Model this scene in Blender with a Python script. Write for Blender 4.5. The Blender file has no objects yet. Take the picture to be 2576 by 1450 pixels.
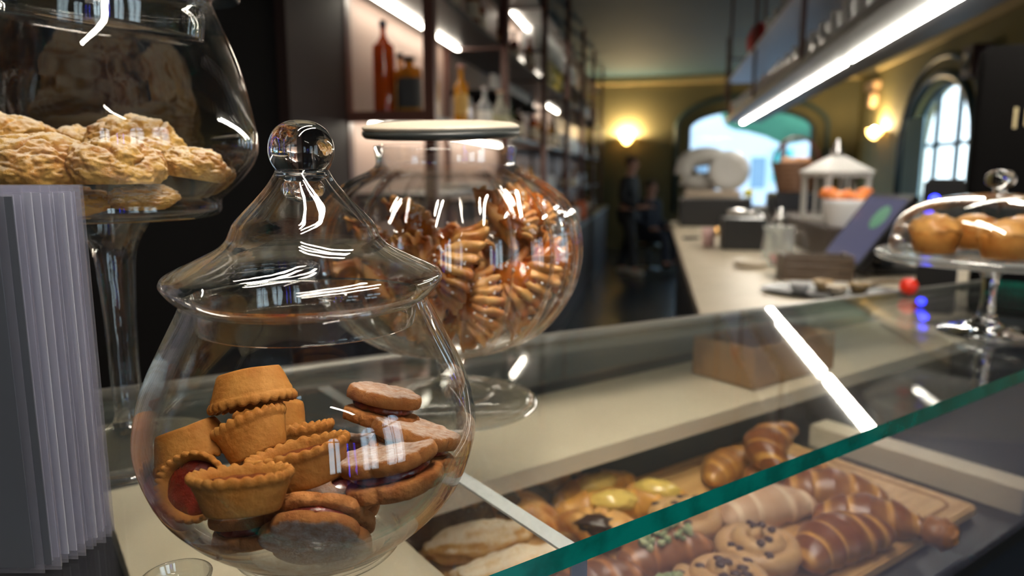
import bpy, bmesh, math, random
from mathutils import Vector, Matrix, Euler, noise
PI = math.pi; R_ = math.radians
random.seed(7)
S = bpy.context.scene
COL = S.collection

# ------------------------------------------------------------------ camera
EYE = 1.5; FPX = 1800.0; PITCH = R_(9.06)
cam_d = bpy.data.cameras.new('camera'); cam = bpy.data.objects.new('camera', cam_d); COL.objects.link(cam)
cam.location = (0, 0, EYE); cam.rotation_euler = (PI/2 - PITCH, 0, 0)
cam_d.sensor_width = 36; cam_d.lens = FPX/2576*36; cam_d.clip_start = 0.02
cam_d.dof.use_dof = True; cam_d.dof.focus_distance = 0.44; cam_d.dof.aperture_fstop = 5.0
S.camera = cam
S.view_settings.view_transform = 'Standard'; S.view_settings.look = 'None'
S.view_settings.gamma = 1; S.view_settings.exposure = 0.85; S.view_settings.use_curve_mapping = False
S.cycles.max_bounces = 16; S.cycles.transparent_max_bounces = 48; S.cycles.transmission_bounces = 16
S.cycles.glossy_bounces = 6; S.cycles.diffuse_bounces = 3; S.cycles.sample_clamp_indirect = 6
S.cycles.blur_glossy = 0.3; S.cycles.use_denoising = True

# ------------------------------------------------------------------ world (daylight behind the windows)
w = bpy.data.worlds.new('world'); S.world = w; w.use_nodes = True
nt = w.node_tree; bg = nt.nodes['Background']
tc = nt.nodes.new('ShaderNodeTexCoord'); sep = nt.nodes.new('ShaderNodeSeparateXYZ'); cr = nt.nodes.new('ShaderNodeValToRGB')
nt.links.new(tc.outputs['Generated'], sep.inputs[0]); nt.links.new(sep.outputs['Z'], cr.inputs[0])
cr.color_ramp.elements[0].color = (0.80, 0.90, 0.95, 1); cr.color_ramp.elements[0].position = 0.0
cr.color_ramp.elements[1].color = (0.45, 0.62, 0.85, 1); cr.color_ramp.elements[1].position = 0.35
nt.links.new(cr.outputs[0], bg.inputs[0]); bg.inputs[1].default_value = 2.6

# ------------------------------------------------------------------ frames of reference
def ray(px, py):
    u, v = px-1288, 725-py
    return Vector((u, FPX*math.cos(PITCH)+v*math.sin(PITCH), v*math.cos(PITCH)-FPX*math.sin(PITCH)))
def at_y(px, py, Y):
    r = ray(px, py); return r*(Y/r.y) + Vector((0, 0, EYE))
def at_z(px, py, z):
    r = ray(px, py); return r*((z-EYE)/r.z) + Vector((0, 0, EYE))
BA = -math.atan2(360, 1822)           # the bar's own axis, turned right of the camera
def B(s, t, z=0): return Vector((s*math.cos(BA)-t*math.sin(BA), s*math.sin(BA)+t*math.cos(BA), z))
CA = R_(35.4)                         # the display case's front edge
def K(e, n, z=0): return Vector((e*math.cos(CA)-n*math.sin(CA), e*math.sin(CA)+n*math.cos(CA), z))
TOP = 1.26                            # glass top of the display case

# ------------------------------------------------------------------ materials
def new_mat(name):
    m = bpy.data.materials.new(name); m.use_nodes = True
    return m, m.node_tree, m.node_tree.nodes['Principled BSDF']
def pbr(name, col, rough=0.5, metal=0.0, spec=0.5, noise_=None, bump=None, coat=0.0, trans=0.0, sub=0.0):
    """noise_ = (scale, colour2, contrast lo, hi); bump = (scale, strength)"""
    m, t, b = new_mat(name)
    b.inputs['Base Color'].default_value = (*col, 1); b.inputs['Roughness'].default_value = rough
    b.inputs['Metallic'].default_value = metal; b.inputs['Specular IOR Level'].default_value = spec
    b.inputs['Coat Weight'].default_value = coat; b.inputs['Transmission Weight'].default_value = trans
    if sub:
        b.inputs['Subsurface Weight'].default_value = sub; b.inputs['Subsurface Radius'].default_value = (.01, .005, .003); b.inputs['Subsurface Scale'].default_value = .3
    tc = t.nodes.new('ShaderNodeTexCoord')
    if noise_:
        n = t.nodes.new('ShaderNodeTexNoise'); n.inputs['Scale'].default_value = noise_[0]; n.inputs['Detail'].default_value = 6
        r = t.nodes.new('ShaderNodeValToRGB')
        r.color_ramp.elements[0].position = noise_[2]; r.color_ramp.elements[1].position = noise_[3]
        r.color_ramp.elements[0].color = (*col, 1); r.color_ramp.elements[1].color = (*noise_[1], 1)
        t.links.new(tc.outputs['Object'], n.inputs['Vector']); t.links.new(n.outputs['Fac'], r.inputs[0]); t.links.new(r.outputs[0], b.inputs['Base Color'])
    if bump:
        n = t.nodes.new('ShaderNodeTexNoise'); n.inputs['Scale'].default_value = bump[0]; n.inputs['Detail'].default_value = 8
        bp = t.nodes.new('ShaderNodeBump'); bp.inputs['Strength'].default_value = bump[1]; bp.inputs['Distance'].default_value = 0.002
        t.links.new(tc.outputs['Object'], n.inputs['Vector']); t.links.new(n.outputs['Fac'], bp.inputs['Height']); t.links.new(bp.outputs[0], b.inputs['Normal'])
    return m
def emit(name, col, k):
    m, t, b = new_mat(name)
    b.inputs['Base Color'].default_value = (*col, 1); b.inputs['Emission Color'].default_value = (*col, 1); b.inputs['Emission Strength'].default_value = k
    return m
def thin_glass(name, tint=(.975, .985, .98), ior=1.5, rough=0.0, haze=0.0, hazecol=(.8, .8, .8), bump=None, smear=None, edge=None):
    """a thin pane or blown wall: light goes straight on, Fresnel share mirrors"""
    m = bpy.data.materials.new(name); m.use_nodes = True; t = m.node_tree; t.nodes.clear()
    out = t.nodes.new('ShaderNodeOutputMaterial'); mix = t.nodes.new('ShaderNodeMixShader')
    tr = t.nodes.new('ShaderNodeBsdfTransparent'); gl = t.nodes.new('ShaderNodeBsdfGlossy'); fr = t.nodes.new('ShaderNodeFresnel')
    geo = t.nodes.new('ShaderNodeNewGeometry'); mp = t.nodes.new('ShaderNodeMapRange')
    mp.inputs['To Min'].default_value = ior; mp.inputs['To Max'].default_value = 1/ior
    t.links.new(geo.outputs['Backfacing'], mp.inputs['Value']); t.links.new(mp.outputs[0], fr.inputs['IOR'])
    tr.inputs[0].default_value = (*tint, 1); gl.inputs['Roughness'].default_value = rough; gl.inputs[0].default_value = (1, 1, 1, 1)
    t.links.new(fr.outputs[0], mix.inputs[0]); t.links.new(tr.outputs[0], mix.inputs[1]); t.links.new(gl.outputs[0], mix.inputs[2])
    last = mix
    if edge:      # where the blown wall is seen edge-on it bends light like solid glass
        g = t.nodes.new('ShaderNodeBsdfGlass'); g.inputs['IOR'].default_value = 1.48; g.inputs['Roughness'].default_value = 0; g.inputs[0].default_value = (*tint, 1)
        lw = t.nodes.new('ShaderNodeLayerWeight'); lw.inputs[0].default_value = .5
        er = t.nodes.new('ShaderNodeMapRange'); er.inputs['From Min'].default_value = edge[0]; er.inputs['From Max'].default_value = edge[1]; er.inputs['To Max'].default_value = edge[2]
        m3 = t.nodes.new('ShaderNodeMixShader'); t.links.new(lw.outputs['Facing'], er.inputs[0]); t.links.new(er.outputs[0], m3.inputs[0])
        t.links.new(mix.outputs[0], m3.inputs[1]); t.links.new(g.outputs[0], m3.inputs[2]); last = m3
    if haze or smear:
        d = t.nodes.new('ShaderNodeBsdfDiffuse'); d.inputs[0].default_value = (*hazecol, 1)
        tl = t.nodes.new('ShaderNodeBsdfTranslucent'); tl.inputs[0].default_value = (*hazecol, 1)
        ad = t.nodes.new('ShaderNodeMixShader'); ad.inputs[0].default_value = .4
        t.links.new(d.outputs[0], ad.inputs[1]); t.links.new(tl.outputs[0], ad.inputs[2])
        m2 = t.nodes.new('ShaderNodeMixShader'); m2.inputs[0].default_value = haze
        if smear:
            tc = t.nodes.new('ShaderNodeTexCoord'); n = t.nodes.new('ShaderNodeTexNoise'); n.inputs['Scale'].default_value = smear[0]; n.inputs['Detail'].default_value = 5
            r = t.nodes.new('ShaderNodeMapRange'); r.inputs['From Min'].default_value = .5; r.inputs['From Max'].default_value = .8
            r.inputs['To Min'].default_value = haze; r.inputs['To Max'].default_value = smear[1]
            t.links.new(tc.outputs['Object'], n.inputs['Vector']); t.links.new(n.outputs['Fac'], r.inputs[0]); t.links.new(r.outputs[0], m2.inputs[0])
        t.links.new(last.outputs[0], m2.inputs[1]); t.links.new(ad.outputs[0], m2.inputs[2]); last = m2
    if bump:
        tc = t.nodes.new('ShaderNodeTexCoord'); n = t.nodes.new('ShaderNodeTexNoise'); n.inputs['Scale'].default_value = bump[0]
        bp = t.nodes.new('ShaderNodeBump'); bp.inputs['Strength'].default_value = bump[1]; bp.inputs['Distance'].default_value = .003
        t.links.new(tc.outputs['Object'], n.inputs['Vector']); t.links.new(n.outputs['Fac'], bp.inputs['Height'])
        t.links.new(bp.outputs[0], gl.inputs['Normal']); t.links.new(bp.outputs[0], fr.inputs['Normal'])
    t.links.new(last.outputs[0], out.inputs[0])
    return m
def solid_glass(name, tint=(1, 1, 1)):
    m, t, b = new_mat(name)
    b.inputs['Base Color'].default_value = (*tint, 1); b.inputs['Transmission Weight'].default_value = 1
    b.inputs['Roughness'].default_value = 0.0; b.inputs['IOR'].default_value = 1.48
    return m
def sugared(name, dough, crust, sugar=(.86, .82, .78), lo=.35, hi=.8, nscale=60, amt=.9, bumpk=.5, rough=.75):
    """dough with browned patches and icing sugar lying on the faces that look up (in the piece's own axes)"""
    m, t, b = new_mat(name); b.inputs['Roughness'].default_value = rough; b.inputs['Specular IOR Level'].default_value = .25
    tc = t.nodes.new('ShaderNodeTexCoord')
    n1 = t.nodes.new('ShaderNodeTexNoise'); n1.inputs['Scale'].default_value = nscale; n1.inputs['Detail'].default_value = 6
    r1 = t.nodes.new('ShaderNodeValToRGB'); r1.color_ramp.elements[0].color = (*dough, 1); r1.color_ramp.elements[1].color = (*crust, 1)
    r1.color_ramp.elements[0].position = .4; r1.color_ramp.elements[1].position = .68
    t.links.new(tc.outputs['Object'], n1.inputs['Vector']); t.links.new(n1.outputs['Fac'], r1.inputs[0])
    sp = t.nodes.new('ShaderNodeSeparateXYZ'); t.links.new(tc.outputs['Normal'], sp.inputs[0])
    n2 = t.nodes.new('ShaderNodeTexNoise'); n2.inputs['Scale'].default_value = nscale*2.2; n2.inputs['Detail'].default_value = 8; n2.inputs['Roughness'].default_value = .7
    t.links.new(tc.outputs['Object'], n2.inputs['Vector'])
    ad = t.nodes.new('ShaderNodeMath'); ad.operation = 'MULTIPLY_ADD'; ad.inputs[1].default_value = 1.6; ad.inputs[2].default_value = -.8
    t.links.new(n2.outputs['Fac'], ad.inputs[0])
    a2 = t.nodes.new('ShaderNodeMath'); a2.operation = 'ADD'; t.links.new(ad.outputs[0], a2.inputs[0]); t.links.new(sp.outputs['Z'], a2.inputs[1])
    mr = t.nodes.new('ShaderNodeMapRange'); mr.inputs['From Min'].default_value = lo; mr.inputs['From Max'].default_value = hi; mr.inputs['To Max'].default_value = amt
    t.links.new(a2.outputs[0], mr.inputs[0])
    mx = t.nodes.new('ShaderNodeMix'); mx.data_type = 'RGBA'; mx.inputs['B'].default_value = (*sugar, 1)
    t.links.new(mr.outputs[0], mx.inputs['Factor']); t.links.new(r1.outputs[0], mx.inputs['A']); t.links.new(mx.outputs['Result'], b.inputs['Base Color'])
    bp = t.nodes.new('ShaderNodeBump'); bp.inputs['Strength'].default_value = bumpk; bp.inputs['Distance'].default_value = .0015
    t.links.new(n2.outputs['Fac'], bp.inputs['Height']); t.links.new(bp.outputs[0], b.inputs['Normal'])
    return m
def vcol_mat(name, c0, c1, rough=.4, nscale=50, bumpk=.4, coat=.2):
    """crust colour between c0 (groove dough) and c1 (baked ridge), from the mesh's own bake attribute"""
    m, t, b = new_mat(name); b.inputs['Roughness'].default_value = rough; b.inputs['Coat Weight'].default_value = coat; b.inputs['Coat Roughness'].default_value = .3
    a = t.nodes.new('ShaderNodeAttribute'); a.attribute_name = 'bake'
    tc = t.nodes.new('ShaderNodeTexCoord'); n = t.nodes.new('ShaderNodeTexNoise'); n.inputs['Scale'].default_value = nscale; n.inputs['Detail'].default_value = 6
    t.links.new(tc.outputs['Object'], n.inputs['Vector'])
    ad = t.nodes.new('ShaderNodeMath'); ad.operation = 'MULTIPLY_ADD'; ad.inputs[1].default_value = .7; ad.inputs[2].default_value = -.35; t.links.new(n.outputs['Fac'], ad.inputs[0])
    a2 = t.nodes.new('ShaderNodeMath'); a2.operation = 'ADD'; a2.use_clamp = True; t.links.new(ad.outputs[0], a2.inputs[0]); t.links.new(a.outputs['Fac'], a2.inputs[1])
    mx = t.nodes.new('ShaderNodeMix'); mx.data_type = 'RGBA'; mx.inputs['A'].default_value = (*c0, 1); mx.inputs['B'].default_value = (*c1, 1)
    t.links.new(a2.outputs[0], mx.inputs['Factor']); t.links.new(mx.outputs['Result'], b.inputs['Base Color'])
    bp = t.nodes.new('ShaderNodeBump'); bp.inputs['Strength'].default_value = bumpk; bp.inputs['Distance'].default_value = .001
    t.links.new(n.outputs['Fac'], bp.inputs['Height']); t.links.new(bp.outputs[0], b.inputs['Normal'])
    return m
def wood(name, c0, c1, scale=12, rough=.5, axis_stretch=(1, 9, 9)):
    m, t, b = new_mat(name); b.inputs['Roughness'].default_value = rough
    tc = t.nodes.new('ShaderNodeTexCoord'); mp = t.nodes.new('ShaderNodeMapping'); mp.inputs['Scale'].default_value = axis_stretch
    n = t.nodes.new('ShaderNodeTexNoise'); n.inputs['Scale'].default_value = scale; n.inputs['Detail'].default_value = 6
    r = t.nodes.new('ShaderNodeValToRGB'); r.color_ramp.elements[0].color = (*c0, 1); r.color_ramp.elements[1].color = (*c1, 1)
    r.color_ramp.elements[0].position = .35; r.color_ramp.elements[1].position = .68
    t.links.new(tc.outputs['Object'], mp.inputs[0]); t.links.new(mp.outputs[0], n.inputs['Vector']); t.links.new(n.outputs['Fac'], r.inputs[0]); t.links.new(r.outputs[0], b.inputs['Base Color'])
    return m

M = {}
M['jar'] = thin_glass('jar_glass', (.985, .988, .985), 1.6, bump=(14, .06), edge=(.5, .9, .9))
M['thin'] = thin_glass('plain_pane', (.985, .988, .985), 1.5)
M['lid'] = thin_glass('lid_glass', (.985, .988, .985), 1.65, bump=(30, .16), edge=(.5, .9, .8))
M['foot'] = thin_glass('foot_glass', (.97, .975, .97), 2.0, bump=(26, .5), edge=(.3, .9, .6))
M['ribbed'] = thin_glass('ribbed_glass', (.99, .992, .99), 1.75, bump=(20, .15), edge=(.55, .95, .8))
M['rail'] = pbr('grey_rail', (.20, .19, .17), .35, metal=.4)
M['solid'] = solid_glass('solid_glass')
M['pane'] = thin_glass('top_pane', (.965, .98, .97), 1.5, haze=.008)
M['front_pane'] = thin_glass('front_pane', (.93, .93, .95), 1.5, haze=.12, hazecol=(.62, .60, .74))  # lilac haze stands in for the washed purple reflection on the glass
M['pane_edge'] = pbr('pane_edge', (.0, .22, .17), .12, coat=1, noise_=(30, (.0, .13, .10), .4, .6))
M['rear_pane'] = thin_glass('rear_pane', (.55, .58, .56), 1.5, haze=.42, hazecol=(.42, .44, .42))
M['frost'] = pbr('frosted_edge', (.42, .44, .45), .35)
M['stone'] = pbr('stone', (.72, .62, .47), .28, noise_=(9, (.66, .56, .42), .4, .7))
M['stone_counter'] = pbr('counter_stone', (.46, .39, .29), .42, noise_=(6, (.40, .34, .25), .4, .7))
M['case_dark'] = pbr('case_dark', (.012, .012, .013), .35)
M['case_steel'] = pbr('case_steel', (.075, .082, .09), .4, metal=.3)
M['case_front'] = pbr('case_front', (.02, .023, .03), .4)
M['board'] = wood('board_wood', (.50, .27, .09), (.66, .40, .16), 9, .45)
M['bezel'] = pbr('black_plastic', (.01, .01, .011), .35)
M['steel'] = pbr('steel', (.6, .6, .6), .2, metal=1)
M['led'] = emit('led_strip', (1, .93, .80), 55)
M['led_shelf'] = emit('led_shelf', (1, .90, .74), 18)
M['tart'] = pbr('tart_crust', (.46, .205, .045), .65, spec=.2, noise_=(45, (.34, .12, .018), .38, .70), bump=(240, .5), sub=.08)
M['jam'] = pbr('jam', (.12, .009, .005), .10, coat=.6, bump=(150, 1.6), noise_=(60, (.20, .02, .008), .4, .75))
M['jam_orange'] = pbr('apricot_jam', (.45, .12, .012), .12, coat=.8, bump=(120, .8), noise_=(60, (.30, .05, .006), .4, .7))
M['cookie'] = sugared('sugared_biscuit', (.42, .165, .045), (.28, .09, .022), (.76, .68, .62), .6, 1.3, 85, .72, 1.6, .85)
M['cookie_plain'] = pbr('biscuit', (.42, .17, .05), .8, spec=.2, noise_=(70, (.26, .08, .018), .38, .7), bump=(220, 1.2))
M['scone'] = sugared('scone', (.72, .42, .11), (.50, .20, .05), (.80, .70, .56), .25, 1.05, 60, .85, 1.6)
M['fan'] = pbr('fan_pastry', (.62, .32, .09), .5, noise_=(34, (.40, .12, .02), .42, .66), bump=(200, .4), coat=.2)
M['nib'] = pbr('sugar_nib', (.85, .82, .78), .5)
M['croissant'] = vcol_mat('croissant', (.58, .28, .06), (.20, .055, .012), .35)
M['croissant_pale'] = vcol_mat('danish', (.68, .34, .06), (.36, .12, .02), .35)
M['croissant_dark'] = vcol_mat('dark_croissant', (.40, .16, .05), (.17, .06, .02), .35)
M['bun'] = vcol_mat('raisin_bun', (.58, .35, .15), (.40, .20, .07), .5)
M['choc'] = pbr('chocolate', (.035, .014, .010), .3)
M['pistachio'] = pbr('pistachio', (.22, .27, .12), .7, noise_=(90, (.40, .42, .22), .4, .6), bump=(150, .8))
M['custard'] = pbr('custard', (.72, .50, .12), .25, coat=.5)
M['pastry_sugar'] = sugared('sugared_pastry', (.66, .38, .13), (.52, .25, .07), (.85, .76, .62), .35, 1.0, 50, .8, .8)
M['lidwood'] = pbr('pale_lid', (.50, .44, .35), .45)
M['gasket'] = pbr('gasket', (.035, .04, .038), .4)
M['page_dark'] = pbr('dark_page', (.072, .078, .094), .5)
M['page'] = pbr('page', (.36, .36, .41), .5)
M['sleeve'] = thin_glass('plastic_sleeve', (.90, .90, .93), 1.5, rough=.15, haze=.10, hazecol=(.7, .7, .8))
M['wall_back'] = pbr('wall_olive', (.115, .10, .045), .8, noise_=(.7, (.085, .08, .04), .4, .6))
M['wall_side'] = pbr('wall_ochre', (.20, .17, .06), .8, noise_=(.7, (.15, .13, .05), .4, .6))
M['ceiling'] = pbr('ceiling_teal', (.035, .085, .12), .8)
M['cornice'] = pbr('cornice', (.45, .36, .18), .7)
M['floor'] = pbr('floor', (.02, .025, .032), .25, noise_=(3, (.012, .015, .02), .4, .6))
M['black'] = pbr('matte_black', (.004, .0035, .0035), .8, spec=.08)
M['brownwall'] = pbr('brown_panel', (.022, .012, .010), .6, spec=.2)
M['shelfback'] = pbr('shelf_back', (.34, .23, .19), .55)
M['shelfwood'] = pbr('shelf_frame', (.10, .038, .026), .4)
M['shelfboard'] = pbr('shelf_board', (.045, .042, .045), .4)
M['teal_trim'] = pbr('teal_trim', (.02, .045, .05), .5)
M['win'] = thin_glass('window_glass', (.90, .95, .97), 1.5)
M['white'] = pbr('white_paint', (.50, .49, .47), .5)
M['curtain'] = pbr('curtain', (.30, .42, .44), .8)

# ------------------------------------------------------------------ object helpers
def finish(name, bm, mat, parent=None, smooth=True, loc=None, rot=None):
    me = bpy.data.meshes.new(name)
    bmesh.ops.recalc_face_normals(bm, faces=bm.faces)
    bm.to_mesh(me); bm.free()
    for m in (mat if isinstance(mat, (list, tuple)) else [mat]): me.materials.append(m)
    if smooth:
        me.polygons.foreach_set('use_smooth', [True]*len(me.polygons))
    o = bpy.data.objects.new(name, me); COL.objects.link(o)
    if parent is not None: o.parent = parent
    if loc is not None: o.location = loc
    if rot is not None: o.rotation_euler = rot
    return o
def tag(o, label=None, cat=None, group=None, kind=None):
    if label: o['label'] = label
    if cat: o['category'] = cat
    if group: o['group'] = group
    if kind: o['kind'] = kind
    return o
def thing(name, label, cat, loc=(0, 0, 0), rot=(0, 0, 0), group=None):
    o = bpy.data.objects.new(name, None); o.empty_display_size = .05; COL.objects.link(o)
    o.location = loc; o.rotation_euler = rot if hasattr(rot, '__len__') else (0, 0, rot)
    return tag(o, label, cat, group)
KIDS = {}
def kids(o): return [c for c in COL.objects if c.parent is o]
def copy_tree(o, parent=None, ch=None):
    c = o.copy(); COL.objects.link(c); c.parent = parent
    for k in kids(o): copy_tree(k, c)
    return c
def copy_thing(o, loc, rot=None, label=None, scale=None, group=None):
    c = copy_tree(o); c.location = loc
    if rot is not None: c.rotation_euler = rot if hasattr(rot, '__len__') else (0, 0, rot)
    if label: c['label'] = label
    if scale: c.scale = (scale,)*3 if not hasattr(scale, '__len__') else scale
    if group: c['group'] = group
    return c
def box(bm, x0, x1, y0, y1, z0, z1, bev=0.0, mi=0):
    vs = [bm.verts.new((x, y, z)) for x in (x0, x1) for y in (y0, y1) for z in (z0, z1)]
    q = [(0, 1, 3, 2), (4, 6, 7, 5), (0, 4, 5, 1), (2, 3, 7, 6), (0, 2, 6, 4), (1, 5, 7, 3)]
    fs = [bm.faces.new([vs[i] for i in f]) for f in q]
    for f in fs: f.material_index = mi
    if bev:
        es = list({e for f in fs for e in f.edges})
        bmesh.ops.bevel(bm, geom=es, offset=bev, segments=2, affect='EDGES')
    return fs
def boxbm(*a, **k):
    bm = bmesh.new(); box(bm, *a, **k); return bm
def prism(bm, pts, z0, z1, mi=0, mi_side=None):
    a = [bm.verts.new((x, y, z0)) for x, y in pts]; b = [bm.verts.new((x, y, z1)) for x, y in pts]
    f = bm.faces.new(a[::-1]); f.material_index = mi
    f = bm.faces.new(b); f.material_index = mi
    n = len(pts)
    for i in range(n):
        f = bm.faces.new((a[i], a[(i+1) % n], b[(i+1) % n], b[i])); f.material_index = mi if mi_side is None else mi_side
def spline(pts, k=6):
    if k <= 1: return list(pts)
    out = []
    n = len(pts)
    for i in range(n-1):
        p0, p1, p2, p3 = pts[max(i-1, 0)], pts[i], pts[i+1], pts[min(i+2, n-1)]
        for j in range(k):
            t = j/k
            out.append(tuple(.5*((2*p1[c])+(-p0[c]+p2[c])*t+(2*p0[c]-5*p1[c]+4*p2[c]-p3[c])*t*t+(-p0[c]+3*p1[c]-3*p2[c]+p3[c])*t**3) for c in range(len(p1))))
    out.append(tuple(pts[-1]))
    if len(pts[0]) == 2:
        lo, hi = min(p[1] for p in pts), max(p[1] for p in pts); out = [(max(a, 0), min(max(b, lo), hi)) for a, b in out]
    return out
def lathe(bm, prof, seg=48, cap=True, mod=None, cx=0, cy=0, mi=0):
    """prof: (r, z) list; r<=0 at an end becomes a pole. mod(r,z,a)->r"""
    rings = []
    for r, z in prof:
        if r <= 1e-6: rings.append([bm.verts.new((cx, cy, z))])
        else:
            ring = []
            for i in range(seg):
                a = 2*PI*i/seg; rr = mod(r, z, a) if mod else r
                ring.append(bm.verts.new((cx+rr*math.cos(a), cy+rr*math.sin(a), z)))
            rings.append(ring)
    for A, Bq in zip(rings, rings[1:]):
        for i in range(seg):
            j = (i+1) % seg
            if len(A) == 1 and len(Bq) == 1: continue
            if len(A) == 1: f = bm.faces.new((A[0], Bq[i], Bq[j]))
            elif len(Bq) == 1: f = bm.faces.new((A[i], A[j], Bq[0]))
            else: f = bm.faces.new((A[i], A[j], Bq[j], Bq[i]))
            f.material_index = mi
    if cap:
        for ring in (rings[0], rings[-1]):
            if len(ring) > 1:
                f = bm.faces.new(ring); f.material_index = mi
    return rings
def lathe_bm(prof, **k):
    bm = bmesh.new(); lathe(bm, prof, **k); return bm
def shell(outer, th):
    """closed profile of a blown wall: outer going up, then the inner wall coming back down"""
    inner = []
    n = len(outer)
    for i, (r, z) in enumerate(outer):
        a = outer[max(i-1, 0)]; b = outer[min(i+1, n-1)]
        dr, dz = b[0]-a[0], b[1]-a[1]; L = math.hypot(dr, dz) or 1
        inner.append((max(r-dz/L*th, 0.0), z+dr/L*th))
    return outer + inner[::-1]
def tube(bm, pts, rad, seg=10, cap=True, mi=0, flat=1.0):
    pts = [Vector(p) for p in pts]; n = len(pts)
    if not hasattr(rad, '__len__'): rad = [rad]*n
    rings = []; up = Vector((0, 0, 1))
    for i, p in enumerate(pts):
        d = (pts[min(i+1, n-1)]-pts[max(i-1, 0)]).normalized()
        if abs(d.dot(up)) > .95: up = Vector((1, 0, 0)) if abs(d.x) < .9 else Vector((0, 1, 0))
        x = d.cross(up).normalized(); y = x.cross(d).normalized(); up = y
        rings.append([bm.verts.new(p + x*rad[i]*math.cos(2*PI*k/seg) + y*rad[i]*flat*math.sin(2*PI*k/seg)) for k in range(seg)])
    for A, Bq in zip(rings, rings[1:]):
        for i in range(seg):
            j = (i+1) % seg; f = bm.faces.new((A[i], A[j], Bq[j], Bq[i])); f.material_index = mi
    if cap:
        for r in (rings[0][::-1], rings[-1]):
            f = bm.faces.new(r); f.material_index = mi
    return rings
def blob(bm, c, r, sub=2, amp=0.0, freq=3.0, seed=0, mi=0):
    """lumpy ball; r may be a 3-tuple"""
    rr = r if hasattr(r, '__len__') else (r, r, r)
    g = bmesh.ops.create_icosphere(bm, subdivisions=sub, radius=1)
    for v in g['verts']:
        d = 1 + amp*noise.noise(v.co*freq + Vector((seed*7.3, seed*3.1, 0)))
        v.co = Vector((v.co.x*rr[0]*d, v.co.y*rr[1]*d, v.co.z*rr[2]*d)) + Vector(c)
        for f in v.link_faces: f.material_index = mi
def solo(name, bm, mat, label, cat, loc=(0, 0, 0), rot=(0, 0, 0), group=None, smooth=True):
    o = finish(name, bm, mat, None, smooth, loc, rot if hasattr(rot, '__len__') else (0, 0, rot))
    return tag(o, label, cat, group)
def struct(name, bm, mat, loc=(0, 0, 0), rot=(0, 0, 0), smooth=False):
    o = finish(name, bm, mat, None, smooth, loc, rot if hasattr(rot, '__len__') else (0, 0, rot)); o['kind'] = 'structure'; return o

# ================================================================== THE ROOM (bar frame: x = s, y = t)
RB = (0, 0, BA)
SL, SR, TB, TF, CZ = -1.40, 3.75, 14.9, -3.2, 3.41
struct('floor', boxbm(SL-.15, SR+.15, TF-.15, TB+.15, -.1, 0), M['floor'], rot=RB)
struct('ceiling', boxbm(SL-.15, SR+.15, TF-.15, TB+.15, CZ, CZ+.1), M['ceiling'], rot=RB)
bm = bmesh.new(); box(bm, SL-.15, SL, 3.1, TB, 0, CZ)
struct('wall_left', bm, M['brownwall'], rot=RB)
struct('wall_left_front', boxbm(SL-.15, SL, TF, 3.1, 0, CZ), M['black'], rot=RB)
def wall_with_arch(name, mat, lo, hi, openings, z1, thick, axis, at):
    """wall running along one axis with arched openings (a, b, sill, spring, top)"""
    bm = bmesh.new()
    def vert(a, z, d): return (a, at+d, z) if axis == 'x' else (at+d, a, z)
    def quadbox(a0, a1, z0, z1_):
        if a1-a0 < 1e-4 or z1_-z0 < 1e-4: return
        if axis == 'x': box(bm, a0, a1, at, at+thick, z0, z1_)
        else: box(bm, at, at+thick, a0, a1, z0, z1_)
    cur = lo
    for (a, b, sill, spring, top) in openings:
        quadbox(cur, a, 0, z1); quadbox(a, b, 0, sill)
        N = 16; c = (a+b)/2; hw = (b-a)/2
        for i in range(N):
            x0 = a+(b-a)*i/N; x1 = a+(b-a)*(i+1)/N
            h0 = spring+(top-spring)*math.sqrt(max(0, 1-((x0-c)/hw)**2)); h1 = spring+(top-spring)*math.sqrt(max(0, 1-((x1-c)/hw)**2))
            f = []
            for d in (0, thick):
                f.append([bm.verts.new(vert(x0, h0, d)), bm.verts.new(vert(x1, h1, d)), bm.verts.new(vert(x1, z1, d)), bm.verts.new(vert(x0, z1, d))])
            bm.faces.new(f[0]); bm.faces.new(f[1]); bm.faces.new((f[0][0], f[0][1], f[1][1], f[1][0]))
        cur = b
    quadbox(cur, hi, 0, z1)
    return struct(name, bm, mat, rot=RB)
BW = (.61, 2.99, .75, 2.40, 2.78)
wall_with_arch('wall_back', M['wall_back'], SL, SR, [BW], CZ, .25, 'x', TB)
RW = (9.75, 12.0, .5, 1.9, 2.72); RW2 = (-2.35, -1.35, .5, 2.2, 2.6); RW3 = (-.9, .1, .5, 2.2, 2.6)
wall_with_arch('wall_right', M['wall_side'], TF, TB, [RW2, RW3, RW], CZ, .25, 'y', SR)
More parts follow.
